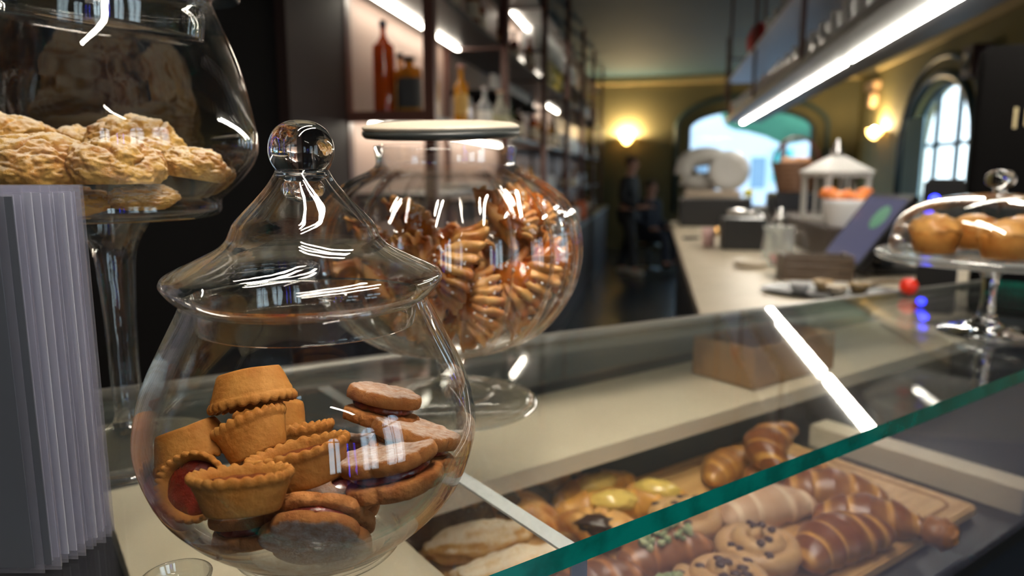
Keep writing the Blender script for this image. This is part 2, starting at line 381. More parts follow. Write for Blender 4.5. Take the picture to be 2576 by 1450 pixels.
# wall behind the camera with its tall windows
FW = [(2.4, 3.3, .7, 2.2, 2.5)]
wall_with_arch('wall_front', pbr('wall_front_brown', (.12, .075, .05), .7), SL, SR, FW, CZ, .2, 'x', TF-.2)
struct('trim_1', boxbm(SL, SR, TB-.10, TB, CZ-.16, CZ-.02, bev=.02), M['cornice'], rot=RB)
struct('trim_2', boxbm(SR-.10, SR, 2.0, TB-.1, CZ-.16, CZ-.02, bev=.02), M['cornice'], rot=RB)
def window(n, axis, at, a, b, sill, spring, top, bars, frame=.06):
    root = bpy.data.objects.new('window_%d' % n, None); COL.objects.link(root); root.rotation_euler = RB; root['kind'] = 'structure'
    def P(u, z, d=0): return (u, at+d, z) if axis == 'x' else (at+d, u, z)
    bm = bmesh.new(); N = 24; c = (a+b)/2; hw = (b-a)/2
    pts = [P(a+.02, sill)] + [P(c-hw*.98*math.cos(PI*i/N), spring+(top-spring)*math.sin(PI*i/N)-.02) for i in range(N+1)] + [P(b-.02, sill)]
    tube(bm, pts+[pts[0]], frame/2+.015, 8)
    for u in bars: box(bm, *( (u-.03, u+.03, at-.03, at+.03) if axis == 'x' else (at-.03, at+.03, u-.03, u+.03)), sill, spring+(top-spring)*math.sqrt(max(0, 1-((u-c)/hw)**2))-.01)
    box(bm, *((a, b, at-.03, at+.03) if axis == 'x' else (at-.03, at+.03, a, b)), spring-.03, spring+.03) if n > 1 else None
    finish('window_frame', bm, M['teal_trim'], root, False)
    bm = bmesh.new(); vs = [bm.verts.new(p) for p in pts]; bm.faces.new(vs)
    r = bmesh.ops.extrude_face_region(bm, geom=list(bm.faces)); off = Vector(P(0, 0, .006))-Vector(P(0, 0, 0))
    bmesh.ops.translate(bm, verts=[v for v in r['geom'] if isinstance(v, bmesh.types.BMVert)], vec=off)
    finish('pane', bm, M['win'], root, False)
    return root
window(1, 'x', TB+.12, *BW, bars=[])
window(2, 'y', SR+.12, *RW, bars=[10.5, 11.25])
window(3, 'y', SR+.12, *RW2, bars=[-1.85]); window(5, 'y', SR+.12, *RW3, bars=[-.4])
for i, f in enumerate(FW): window(4+i, 'x', TF-.1, *f, bars=[(f[0]+f[1])/2])
# curtain hanging inside the right arched window
bm = bmesh.new()
P0 = []
for k in range(2):
    pts = []
    for i in range(61):
        t = 11.25+.75*i/60 - .02; pts.append((SR-.06+.025*math.sin(i*1.1)+.006*k, t))
    P0.append(pts)
vs = []
for pts in P0: vs.append([[bm.verts.new((x, y, z)) for x, y in pts] for z in (.45, 2.3)])
for k in range(2):
    for i in range(60): bm.faces.new((vs[k][0][i], vs[k][0][i+1], vs[k][1][i+1], vs[k][1][i]))
solo('curtain', bm, M['curtain'], 'pale blue-grey curtain hanging at the side of the tall arched window', 'curtain', rot=RB)
# moulded arch surrounds
def arch_band(n, axis, at, a, b, sill, spring, top, gap, wd, mat):
    bm = bmesh.new(); N = 28; c = (a+b)/2; hw = (b-a)/2+gap; tp = top+gap
    def P(u, z): return (u, at-.02, z) if axis == 'x' else (at-.02, u, z)
    pts = [P(c-hw, sill)] + [P(c-hw*math.cos(PI*i/N), spring+(tp-spring)*math.sin(PI*i/N)) for i in range(N+1)] + [P(c+hw, sill)]
    tube(bm, pts, wd/2, 8); return struct('trim_%d' % n, bm, mat, rot=RB, smooth=True)
arch_band(3, 'x', TB, *BW, .22, .10, M['teal_trim'])
arch_band(4, 'y', SR, *RW, .10, .12, M['teal_trim'])
arch_band(5, 'y', SR, *RW, .34, .08, M['teal_trim'])
# outside the back window: street fronts
def facade(name, label, s0, s1, z0, z1, t, col, cat='building', extra=None):
    r = thing(name, label, cat, B((s0+s1)/2, t, 0), BA)
    h = (s1-s0)/2
    finish('wall', boxbm(-h, h, 0, 3, z0, z1), pbr(name+'_wall', col, .8), r, False)
    return r
f = facade('building', 'pale grey building across the street behind the far window', -4, 7.5, 0, 5.6, 32, (.85, .88, .9))
for i in range(9): finish('window', boxbm(-5+i*1.2, -4.4+i*1.2, -.05, 0, .9, 2.2), pbr('shop_window', (.25, .36, .45), .3), f, False)
finish('awning', boxbm(-5.6, -.6, -1.6, 0, 3.0, 3.4), pbr('pink_awning', (.75, .38, .40), .8), f, False)
finish('sign_panel', boxbm(3.1, 3.8, -.2, 0, 1.2, 2.5), pbr('teal_panel', (.02, .55, .52), .6), f, False)
bm = bmesh.new(); blob(bm, (0, 0, 4.4), (2.3, 1.3, 1.6), 3, .35, 3, 2); tree = thing('street_tree', 'green street tree seen through the top of the far window', 'tree', B(4.4, 27, 0), BA)
finish('crown', bm, pbr('leaves', (.08, .26, .14), .8), tree)
bm = bmesh.new(); tube(bm, [(0, 0, 0), (0, 0, 4)], [.16, .1]); finish('trunk', bm, M['shelfwood'], tree)
gnd = struct('ground', boxbm(-30, 40, TB+.4, 60, -.15, -.02), pbr('pavement', (.35, .36, .38), .8), rot=RB)

# wall lamps: half bowls throwing light up
def sconce(s, t, z, toward, label, k, size=1.0):
    r = thing('wall_lamp', label, 'lamp', B(s, t, z), BA + (0 if toward == 'x' else -PI/2), 'wall lamps')
    prof = spline([(.015, -.10), (.06, -.07), (.11, 0.0), (.13, .06)], 4)
    bm = lathe_bm(shell(prof, .006), cap=False, seg=32)
    bmesh.ops.translate(bm, verts=bm.verts, vec=(0, -.14, 0)); finish('lamp_shade', bm, thin_glass('alabaster', (.9, .8, .6), 1.4, haze=.85, hazecol=(.85, .72, .5)), r)
    bm = boxbm(-.03, .03, -.10, -.005, -.05, .0); finish('wall_bracket', bm, M['white'], r, False)
    bm = bmesh.new(); blob(bm, (0, -.14, .06), .035*size, 2); finish('bulb', bm, emit('bulb_warm', (1, .72, .36), k), r)
sconce(-.58, TB, 2.18, 'x', 'glowing wall lamp on the far wall above the walking person', 2800)
sconce(SR, 13.3, 2.18, 'y', 'glowing wall lamp on the side wall beside the tall arched window', 1800)
# small beige fixture and dark loudspeaker on the right wall
r = thing('emergency_light', 'small beige emergency light high on the side wall near the far corner', 'light', B(SR, 13.9, 2.95), BA-PI/2)
finish('housing', boxbm(-.28, .28, -.12, -.005, 0, .14, bev=.01), pbr('beige_plastic', (.62, .42, .26), .5), r, False)
finish('lamp_head', boxbm(-.02, .24, -.14, -.02, -.30, -.06, bev=.03), pbr('beige_plastic2', (.62, .42, .26), .5), r, False)
r = thing('loudspeaker', 'dark brown loudspeaker on the side wall above the arched window', 'speaker', B(SR, 9.55, 2.62), BA-PI/2)
finish('cabinet', boxbm(-.16, .16, -.22, -.005, 0, .36, bev=.01), pbr('speaker_brown', (.05, .02, .02), .5), r, False)
bm = lathe_bm([(0.0, 0), (.09, .004), (.11, .015), (.11, 0)], seg=24); bmesh.ops.rotate(bm, verts=bm.verts, matrix=Matrix.Rotation(PI/2, 3, 'X')); bmesh.ops.translate(bm, verts=bm.verts, vec=(0, -.22, .18))
finish('cone', bm, M['bezel'], r)

# ================================================================== BACK-BAR SHELVING on the left wall
SF = -.95     # front edge line
TS = [3.1, 4.71, 6.4, 8.1, 9.8, 11.5, 13.2]
LV = [1.10, 1.755, 2.32, 2.93]
sh = thing('back_bar_shelving', 'dark red-brown back-bar shelving with lit shelves along the left wall', 'shelving', B(-1.17, 8.1, 0), BA)
ox, oy = -1.17, 8.1
def sb(s0, s1, t0, t1, z0, z1, **k): return boxbm(s0-ox, s1-ox, t0-oy, t1-oy, z0, z1, **k)
finish('back_panel', sb(SL+.002, SL+.02, 3.1, 13.3, .95, 3.38), M['shelfback'], sh, False)
for i, t in enumerate(TS):
    finish('upright', sb(SF-.05, SF, t-.03, t+.03, .95, 3.38, bev=.004), M['shelfwood'], sh, False)
    finish('wall_post', sb(SL+.02, SL+.05, t-.03, t+.03, .95, 3.38, bev=.004), M['shelfwood'], sh, False)
for i, z in enumerate(LV[1:]):
    for j in range(len(TS)-1):
        finish('shelf', sb(SL+.02, SF-.05, TS[j]+.03, TS[j+1]-.03, z-.012, z+.012), M['shelfboard'], sh, False)
for z in (2.04,):
    finish('shelf', sb(SL+.02, SF-.05, 4.74, 6.37, z-.012, z+.012), M['black'], sh, False)
for z in (2.56,):
    for j in (2, 3, 4): finish('shelf', sb(SL+.02, SF-.05, TS[j]+.03, TS[j+1]-.03, z-.012, z+.012), M['shelfboard'], sh, False)
for i, t in enumerate(TS[:-1]):
    for z in LV[1:]:
        finish('cross_rail', sb(SL+.05, SF-.05, t-.03, t+.03, z-.025, z+.02), M['shelfwood'], sh, False)
for (t0, t1, z) in [(3.18, 4.65, 2.30), (2.0+1.15, 4.65, 1.735), (6.45, 8.05, 2.905), (8.15, 9.2, 2.905), (6.45, 8.05, 2.54), (8.3, 9.5, 2.30), (10.9, 11.45, 2.905), (4.75, 6.3, 1.735)]:
    finish('light_strip', sb(-1.285, -1.262, t0, t1, z-.012, z-.002), M['led_shelf'], sh, False)
# low cabinet under the shelves
cb = thing('back_counter', 'dark low back counter running under the lit shelving', 'counter', B(-1.1, 8.2, 0), BA)
finish('cabinet_body', boxbm(-.28, .25, -5.1, 5.1, 0, .88), M['brownwall'], cb, False)
finish('worktop', boxbm(-.29, .27, -5.12, 5.12, .88, .93, bev=.005), M['case_steel'], cb, False)
struct('wall_panel_left', boxbm(SL, SL+.045, 2.55, 3.07, 0, CZ), M['brownwall'], rot=RB)

# bottles
def bottle_prof(R, H, neck, shoulder, nr):
    return spline([(R*.92, 0), (R, .006), (R, H*shoulder), (R*.8, H*(shoulder+.06)), (nr, H*neck), (nr*.95, H*.93)], 4)
def bottle(name, label, R, H, tint, cap, lab, loc, rot=0, shoulder=.6, neck=.76, nr=.014, group=None, glassy=True, square=False):
    r = thing(name, label, 'bottle', loc, rot, group)
    R *= 1.12
    pr = [(0, 0)] + bottle_prof(R, H, neck, shoulder, nr)
    mod = (lambda rr, z, a: rr*(1 if z > H*(shoulder+.04) else min(1.25, 1/max(abs(math.cos(a)), abs(math.sin(a)))*.98))) if square else None
    bm = lathe_bm(pr, seg=28, mod=mod)
    key = 'bt_%s' % str(tint)
    if key not in M:
        m, t, b = new_mat('bottle_glass'); b.inputs['Base Color'].default_value = (*tint, 1); b.inputs['Roughness'].default_value = .05; b.inputs['Coat Weight'].default_value = .5
        tr = t.nodes.new('ShaderNodeBsdfTransparent'); tr.inputs[0].default_value = (*[min(1, c*1.3+.05) for c in tint], 1)
        mx = t.nodes.new('ShaderNodeMixShader'); mx.inputs[0].default_value = .55; t.links.new(b.outputs[0], mx.inputs[1]); t.links.new(tr.outputs[0], mx.inputs[2])
        t.links.new(mx.outputs[0], t.nodes['Material Output'].inputs[0]); M[key] = m
    finish('bottle_glass', bm, M[key], r)
    bm = lathe_bm([(0, H*.93), (nr*1.25, H*.93), (nr*1.25, H), (0, H)], seg=16)
    finish('cap', bm, M.setdefault('cap_%s' % str(cap), pbr('cap', cap, .35)), r)
    if lab:
        s = 1.0 if not square else 1.26
        bm = lathe_bm([(R*1.01, H*.12), (R*1.02, H*.13), (R*1.02, H*(shoulder-.12)), (R*1.01, H*(shoulder-.11))], seg=28, cap=False, mod=mod)
        finish('paper_label', bm, M.setdefault('lab_%s' % str(lab), pbr('paper_label', lab, .6)), r)
    return r
Z1 = 1.767+.001
def SB(s, t, z): return B(s, t, z)
bottle('liqueur_bottle', 'tall orange-red bottle with a dark cap at the open end of the shelf', .044, .42, (.42, .09, .01), (.03, .04, .06), None, SB(-1.235, 3.22, Z1), shoulder=.68, neck=.84)
bottle('whisky_bottle', 'amber bottle with a cream and blue label behind the orange-red bottle', .042, .31, (.55, .26, .03), (.03, .03, .03), (.42, .28, .10), SB(-1.235, 3.44, Z1), shoulder=.66)
bottle('whisky_bottle', 'squat square bottle with a large black label on the shelf', .047, .26, (.50, .26, .04), (.02, .02, .02), (.02, .02, .022), SB(-1.12, 3.24, Z1), shoulder=.74, neck=.84, nr=.022, square=True)
bottle('liqueur_bottle', 'slim bright yellow bottle right beside the shelf post', .026, .25, (.85, .50, .01), (.6, .6, .6), None, SB(-1.045, 3.36, Z1))
bottle('liqueur_bottle', 'slim golden bottle just behind the shelf post', .032, .29, (.75, .40, .03), (.5, .25, .2), (.6, .35, .08), SB(-1.0, 3.70, Z1))
bottle('spirit_bottle', 'clear bottle with a silver cap and a white label', .040, .25, (.65, .66, .66), (.55, .5, .5), (.75, .72, .66), SB(-1.03, 4.35, Z1), shoulder=.55)
bottle('spirit_bottle', 'clear round bottle with a cork stopper and an olive label', .050, .26, (.60, .60, .52), (.45, .28, .18), (.42, .40, .24), SB(-.985, 4.60, Z1), shoulder=.5, nr=.02)
bottle('spirit_bottle', 'plain clear bottle half hidden behind the golden bottle', .036, .24, (.60, .62, .62), (.6, .6, .6), None, SB(-1.08, 4.08, Z1))
bottle('whisky_bottle', 'dark amber bottle with a pale label high on the nearest shelf', .04, .30, (.40, .14, .02), (.02, .02, .02), (.5, .3, .12), SB(-1.10, 5.25, 2.333))
cols = [((.42, .12, .02), 'amber'), ((.08, .16, .05), 'dark green'), ((.62, .62, .60), 'clear'), ((.55, .30, .04), 'golden'), ((.14, .05, .03), 'brown')]
rnd = random.Random(3)
protos = {}
def shelf_bottles(z, t0, t1, n, where):
    for i in range(n):
        c, nm = cols[rnd.randrange(5)]
        loc = SB(-1.06+rnd.uniform(-.04, .05), t0+(t1-t0)*(i+.5)/n, z); key = nm
        label = '%s bottle among those %s' % (nm, where)
        if key not in protos:
            protos[key] = bottle('shelf_bottle', label, .035, .25, c, (.05, .04, .04), (.5, .42, .3), loc, group='%s bottles %s' % (nm, where))
        else:
            copy_thing(protos[key], loc, 0, label, group='%s bottles %s' % (nm, where))
shelf_bottles(Z1, 4.95, 6.2, 5, 'on the middle shelf of the second bay')
shelf_bottles(Z1, 6.6, 8.0, 5, 'on the middle shelf of the third bay')
shelf_bottles(2.333, 3.3, 4.6, 4, 'on the second shelf of the nearest bay')
shelf_bottles(2.333, 5.5, 6.3, 3, 'on the upper shelf of the second bay')
shelf_bottles(.931, 6.7, 8.0, 4, 'on the low back counter')
# drinking glasses
gp = spline([(.026, 0), (.028, .004), (.031, .06), (.034, .12)], 4)
def glass_obj(label, loc, group):
    bm = lathe_bm([(0, 0)]+shell(gp, .002)+[(0, .004)], seg=20, cap=False)
    return solo('drinking_glass', bm, M['shelfglass'], label, 'glass', loc, 0, group)
M['shelfglass'] = thin_glass('shelf_glass', (.85, .87, .87), 2.2, haze=.42, hazecol=(.92, .92, .92))
g0 = None
def glass_row(s0, ds, t0, t1, n, rows, z, where, sc=1.0):
    global g0
    for i in range(n):
        for j in range(rows):
            loc = B(s0+ds*j, t0+(t1-t0)*(i+.5)/n, z)
            lab = 'clear drinking glass %s' % where; gr = 'glasses %s' % where
            if g0 is None: g0 = glass_obj(lab, loc, gr)
            else: copy_thing(g0, loc, 0, lab, sc, gr)
glass_row(-1.2, .13, 6.5, 8.0, 8, 2, 2.573, 'on the high lit shelf of the third bay', 1.9)
glass_row(-1.1, .10, 8.2, 9.7, 6, 1, 2.573, 'on the high shelf of the fourth bay', 2.0)
glass_row(-1.1, .09, 4.85, 6.3, 8, 1, 2.053, 'on the black shelf of the second bay')
glass_row(-1.05, .09, 8.2, 9.6, 5, 1, 1.768, 'on the middle shelf of the fourth bay', 1.5)
glass_row(-1.05, .09, 9.9, 11.3, 4, 1, 2.333, 'on the shelf of the fifth bay', 1.3)
for j in range(1, len(TS)-1): finish('shelf', sb(SL+.02, SF-.05, TS[j]+.03, TS[j+1]-.03, 1.298, 1.322), M['shelfboard'], sh, False)
shelf_bottles(1.323, 5.0, 6.2, 5, 'on the lowest shelf of the second bay')
glass_row(-1.1, .10, 6.6, 7.9, 6, 1, 1.323, 'on the lowest shelf of the third bay', 1.3)
shelf_bottles(1.323, 8.3, 9.6, 5, 'on the lowest shelf of the fourth bay')
glass_row(-1.1, .10, 10.0, 11.3, 5, 1, 1.323, 'on the lowest shelf of the fifth bay', 1.5)
shelf_bottles(1.768, 11.7, 13.0, 4, 'on the middle shelf of the last bay')
glass_row(-1.1, .10, 10.0, 11.3, 5, 1, 1.768, 'on the middle shelf of the fifth bay', 1.3)
shelf_bottles(.931, 9.0, 12.5, 8, 'at the far end of the low back counter')
glass_row(-.93, .09, 6.9, 8.9, 7, 1, .931, 'along the front of the low back counter', 1.4)
# yellow tins, plates, boxes and other stock further down the shelves
for i, (t, c, d) in enumerate([(6.75, (.75, .68, .35), 'pale yellow'), (7.0, (.7, .62, .1), 'bright yellow'), (7.45, (.66, .55, .12), 'mustard')]):
    bm = lathe_bm([(0, 0), (.055, 0), (.055, .15), (.048, .155), (.048, .17), (0, .17)], seg=24)
    solo('tea_tin', bm, pbr('tin_'+d.replace(' ', '_'), c, .35), '%s tin standing on the short shelf of the third bay' % d, 'tin', B(-1.0, t, 2.333))
def jar_like(name, label, cat, loc, R, H, col, capcol, rough=.3):
    r = thing(name, label, cat, loc, BA)
    finish('body', lathe_bm([(0, 0)]+spline([(R*.9, 0), (R, H*.1), (R, H*.75), (R*.7, H*.88)], 3)+[(0, H*.88)], seg=24), pbr(name+'_body', col, rough), r)
    finish('cap', lathe_bm([(0, H*.88), (R*.75, H*.88), (R*.75, H), (0, H)], seg=20), pbr(name+'_cap', capcol, .4), r)
jar_like('storage_jar', 'white storage jar on the low back counter below the shelves', 'jar', B(-.97, 5.4, .931), .07, .24, (.6, .57, .53), (.6, .5, .45))
jar_like('storage_jar', 'copper coloured storage jar on the low back counter', 'jar', B(-.95, 6.2, .931), .06, .22, (.55, .28, .16), (.7, .65, .6))
jar_like('storage_jar', 'green lidded jar on the low back counter behind the copper one', 'jar', B(-.95, 6.5, .931), .05, .18, (.25, .35, .2), (.3, .5, .1))
# stack of plates: a cake plate with white rim
finish('shelf', sb(SL+.02, SF-.05, 3.13, 4.68, 1.386, 1.41), M['shelfboard'], sh, False)
bm = lathe_bm([(0, 0), (.09, 0), (.17, .02), (.17, .028), (.09, .008), (0, .008)], seg=36)
solo('serving_plate', bm, M['white'], 'white serving plate lying on the shelf behind the pumpkin-shaped jar', 'plate', B(-1.17, 4.35, 1.411))
# coloured packets
for i, (s, t, z, c, d) in enumerate([(-.93, 5.8, .931, (.3, .42, .45), 'blue-grey'), (-.93, 9.4, .931, (.62, .15, .05), 'orange-red'), (-1.02, 12.0, 2.333, (.35, .2, .15), 'brown')]):
    solo('carton', boxbm(-.06, .06, -.08, .08, 0, .22, bev=.006), pbr('carton_'+d.replace('-', '_'), c, .5), '%s carton %s' % (d, ('at the middle of the low back counter', 'towards the far end of the low back counter', 'on the upper shelf of the fifth bay')[i]), 'box', B(s, t, z), BA, smooth=False)

# ================================================================== BAR COUNTER
bc = thing('bar_counter', 'long bar counter with pale stone top and black front', 'counter', B(.6, 4, 0), BA)
def cpoly(pts): return [(s-.6, t-4) for s, t in pts]
bm = bmesh.new(); prism(bm, cpoly([(.14, 1.80), (.30, 1.80), (.95, 2.27), (1.80, 2.27), (1.80, 3.3), (1.47, 3.3), (1.47, 6.25), (.14, 6.25)]), 1.06, 1.10)
finish('counter_top', bm, M['stone_counter'], bc, False)
bm = bmesh.new(); prism(bm, cpoly([(.20, 1.86), (.30, 1.86), (.95, 2.33), (1.70, 2.33), (1.70, 3.2), (1.30, 3.2), (1.30, 6.2), (.20, 6.2)]), 0, 1.06)
finish('counter_body', bm, M['case_dark'], bc, False)
finish('raised_ledge', boxbm(.79-.6, 1.30-.6, 3.5-4, 6.2-4, 1.10, 1.25, bev=.004), pbr('ledge_brown', (.05, .035, .028), .5), bc, False)

# ---- hanging shelf with its light strip
hs = thing('hanging_shelf', 'dark hanging shelf over the bar with long white light strip underneath', 'shelf', B(.89, 3.0, 2.04), BA)
def hb(s0, s1, t0, t1, z0, z1, **k): return boxbm(s0-.89, s1-.89, t0-3, t1-3, z0-2.04, z1-2.04, **k)
finish('lower_board', hb(.71, 1.075, 1.65, 8.15, 2.04, 2.08, bev=.003), M['shelfboard'], hs, False)
finish('upper_board', hb(.72, 1.06, 1.7, 8.15, 2.45, 2.475, bev=.003), pbr('pale_board', (.80, .80, .90), .35), hs, False)
for (a, b_) in [(1.71, 3.765), (3.87, 5.92), (5.95, 8.05)]:
    finish('light_strip', hb(.877, .903, a, b_, 2.028, 2.039), M['led'], hs, False)
for t in (1.7, 2.4, 4.1, 6.0, 8.0):
    for s in (.73, 1.05):
        bm = hb(s-.012, s+.012, t-.012, t+.012, 2.08, CZ); finish('post', bm, M['shelfwood'], hs, False)
glass_row(.79, .11, 2.3, 7.9, 24, 2, 2.081, 'standing on the dark hanging shelf', 1.15)
glass_row(.80, .11, 3.2, 5.9, 8, 1, 2.476, 'on the upper board of the hanging shelf', 1.2)
bm = bmesh.new(); blob(bm, (0, 0, .17), (.12, .3, .17), 3, .2, 2.5, 1); bmesh.ops.translate(bm, verts=bm.verts, vec=(0, 0, -min(v.co.z for v in bm.verts)))
solo('red_bag', bm, pbr('red_cloth', (.45, .02, .015), .7), 'bright red cloth bag on the upper hanging board', 'bag', B(.89, 6.9, 2.476), BA)
jar_like('storage_jar', 'small orange and white jar at the far tip of the hanging shelf', 'jar', B(.80, 8.05, 2.081), .05, .17, (.6, .3, .15), (.7, .7, .68))
# second frame of thin bars further back over the bar
r = thing('bar_rack', 'thin dark hanging frame of bars beyond the hanging shelf', 'frame', B(1.2, 11, 0), BA)
bm = bmesh.new(); box(bm, -.25, -.22, -.02, .01, 2.55, CZ); box(bm, .15, .18, -.02, .01, 2.55, CZ); finish('post', bm, M['shelfwood'], r, False)
finish('rail', boxbm(-.25, .18, -.02, .01, 3.1, 3.13), M['shelfwood'], r, False); finish('rail', boxbm(-.25, .18, -.02, .01, 2.8, 2.83), M['shelfwood'], r, False)

# ================================================================== DISPLAY CASE (case frame: x = e, y = n)
KO = (.5, .6)
dc = thing('display_case', 'glass-topped pastry display case with green glass edge and stone ledges', 'display case', K(.5, .6, 0), CA)
def kb(e0, e1, n0, n1, z0, z1, **k): return boxbm(e0-.5, e1-.5, n0-.6, n1-.6, z0, z1, **k)
def kp(pts): return [(e-.5, n-.6) for e, n in pts]
E0, E1, NF = -.75, 1.85, .334
FL = 1.03; LZ = 1.14
bm = bmesh.new(); prism(bm, kp([(E0, NF), (E1, NF), (E1, .69), (1.13, .775), (.518, .846), (E0, .99)]), TOP-.016, TOP, 0, 1)
finish('glass_top', bm, [M['pane'], M['pane_edge']], dc, False)
bm = bmesh.new(); fs = box(bm, E0-.5, E1-.5, NF+.002-.6, NF+.009-.6, FL, TOP-.0125)
for f in bm.faces:
    if abs(f.normal.z) > .5 or abs(f.calc_center_median().z-FL) < 1e-4 or abs(f.calc_center_median().z-(TOP-.0125)) < 1e-4: f.material_index = 1
finish('front_glass', bm, [M['front_pane'], M['pane_edge']], dc, False)
# rear pane leaning from the ledge up to the top
bm = bmesh.new()
pts = [(E0, .93, LZ+.012), (1.75, .93, LZ+.012), (1.75, .70, TOP-.013), (1.13, .768, TOP-.013), (.518, .839, TOP-.013), (E0, .98, TOP-.013)]
vs = [bm.verts.new((a-.5, b-.6, c)) for a, b, c in pts]
bm.faces.new((vs[0], vs[1], vs[2], vs[3], vs[4], vs[5]))
g = bmesh.ops.extrude_face_region(bm, geom=list(bm.faces)); bmesh.ops.translate(bm, verts=[v for v in g['geom'] if isinstance(v, bmesh.types.BMVert)], vec=(0, .005, 0))
finish('rear_glass', bm, M['rear_pane'], dc, False)
finish('rear_rail', kb(E0, 1.78, .925, .95, LZ, LZ+.012, bev=.002), M['steel'], dc, False)
# stone ledges
finish('back_rail', (lambda b: (tube(b, [(E0-.5, .993-.6, TOP-.008), (.518-.5, .849-.6, TOP-.008), (1.13-.5, .778-.6, TOP-.008), (E1-.5, .693-.6, TOP-.008)], .0095, 8), b)[1])(bmesh.new()), M['rail'], dc)
bm = bmesh.new(); prism(bm, kp([(.065, .672), (.065, .90), (1.8, .90), (1.8, .672)]), LZ-.024, LZ); finish('stone_ledge', bm, M['stone'], dc, False)
finish('stone_arm', kb(.065, .297, NF+.02, .6715, LZ-.024, LZ), M['stone'], dc, False)
finish('stone_arm', kb(1.115, 1.165, NF+.016, .672, FL+.001, 1.068), M['stone'], dc, False)
finish('back_wall', kb(E0, 1.8, .90, .955, FL, LZ), M['case_dark'], dc, False)
finish('case_floor', kb(E0, 1.8, NF+.002, .90, FL-.02, FL), M['case_dark'], dc, False)
finish('front_sill', kb(.297, .93, NF+.012, .380, FL, FL+.003), M['case_steel'], dc, False)
# partition pane with frosted edge, bent down at the front edge
finish('frosted_strip', kb(.294, .308, NF+.011, .82, TOP-.0185, TOP-.0165), M['frost'], dc, False)
finish('frosted_strip', kb(.294, .308, NF+.0095, NF+.0115, FL, TOP-.0185), M['frost'], dc, False)
finish('case_base', kb(E0, 1.8, NF+.03, .955, 0, FL-.02), M['case_front'], dc, False)
finish('end_glass', kb(E0, E0+.006, NF+.01, .9, FL, TOP-.0165), M['thin'], dc, False)

# cutting boards with juice groove
def cutting_board(label, e0, e1, n0, n1, z):
    L, W = e1-e0, n1-n0
    bm = bmesh.new(); box(bm, -L/2, L/2, -W/2, W/2, 0, .016, bev=.003)
    r = solo('cutting_board', bm, M['board'], label, 'board', K((e0+e1)/2, (n0+n1)/2, z), CA, 'wooden boards in the display case', smooth=False)
    bm = bmesh.new(); a, b = L/2-.022, W/2-.022; pts = []
    for cx, cy, s in ((a-.02, b-.02, 0), (-a+.02, b-.02, 1), (-a+.02, -b+.02, 2), (a-.02, -b+.02, 3)):
        for i in range(5): th = PI/2*(s+i/4); pts.append((cx+.02*math.cos(th), cy+.02*math.sin(th), .0155))
    tube(bm, pts+[pts[0]], .003, 6, flat=.5); finish('groove', bm, pbr('groove', (.30, .14, .045), .6), r)
    return r
BZ = FL+.003
cutting_board('wooden board under the chocolate-tipped croissants in the middle of the case', .585, 1.06, .384, .724, BZ)
cutting_board('wooden board under the custard pastries and raisin buns', .31, .575, .384, .724, BZ)
cutting_board('wooden board under the sugared rolls nearest to the camera', .02, .302, .384, .724, BZ)
PZ = BZ+.016   # top of boards

def crescent(L, R, n, bend, prot, seed=0, h=.85, kink=.16):
    """croissant body: tapered, bent, stepped rolls with a bake attribute"""
    bm = bmesh.new(); lay = bm.verts.layers.float.new('bake'); N = 64; SG = 28; rings = []
    for i in range(N+1):
        x = -1+2*i/N; u = abs(x); prof = (max(1-u**2.4, 0))**.6; k = (u*n/2) % 1
        step = 1-kink*k; rad = R*(prof*.92+.08)*step*(1 if u < .999 else .3)
        cx = x*L/2; cy = -bend*(x*x); d = noise.noise(Vector((x*3, seed, 0)))*.08
        ring = []
        for j in range(SG):
            a = 2*PI*j/SG; rr = rad*(1+d+.05*noise.noise(Vector((x*5, a*1.2, seed))))
            v = bm.verts.new((cx, cy+rr*math.cos(a)*1.05, max(-R*.55, rr*math.sin(a)*h)+R*.55)); v[lay] = prot*(1.05-.35*k)*(.62+.38*math.sin(a)) if k < .70 else max(0, (.86-k)*3)*prot*.5
            ring.append(v)
        rings.append(ring)
    for A, Q in zip(rings, rings[1:]):
        for j in range(SG): bm.faces.new((A[j], A[(j+1) % SG], Q[(j+1) % SG], Q[j]))
    bm.faces.new(rings[0][::-1]); bm.faces.new(rings[-1])
    return bm
def pastry(name, label, bm, mat, px, py, z, rot, tilt=(0, 0), cat='pastry', group=None):
    p = at_z(px, py, z+.02); p.z = z
    return solo(name, bm, mat, label, cat, p, (tilt[0], tilt[1], rot), group)
G1 = 'croissants in the display case'
pastry('croissant', 'glossy brown croissant at the front right of the board, two pale score lines', crescent(.155, .034, 6, .02, 1.2, 1), M['croissant'], 2040, 1358, PZ, R_(28), cat='croissant', group=G1)
pastry('croissant', 'rightmost croissant on the board, with a dark chocolate end', crescent(.135, .031, 5, .022, 1.0, 2), M['croissant'], 2215, 1318, PZ, R_(-18), cat='croissant', group=G1)
pastry('croissant', 'brown croissant behind the glossy one, right of the sugared croissant', crescent(.14, .034, 5, .02, .9, 3), M['croissant'], 2060, 1240, PZ, R_(-12), cat='croissant', group=G1)
pastry('croissant', 'pale sugar-dusted croissant in the middle of the board', crescent(.145, .033, 5, .018, .8, 4), vcol_mat('dusted', (.78, .58, .38), (.52, .28, .14), .6), 1895, 1288, PZ, R_(20), cat='croissant', group=G1)
pastry('croissant', 'croissant topping the back stack in the far corner of the case', crescent(.12, .030, 5, .03, 1.2, 5), M['croissant'], 1935, 1118, PZ+.042, R_(60), (0, R_(-14)), cat='croissant', group=G1)
pastry('croissant', 'croissant lying low at the left of the back stack', crescent(.15, .029, 6, .02, .8, 6), M['croissant'], 1845, 1165, PZ, R_(38), cat='croissant', group=G1)
pastry('croissant', 'croissant under the top one of the back stack', crescent(.14, .032, 5, .02, .9, 7), M['croissant'], 1965, 1188, PZ, R_(10), cat='croissant', group=G1)
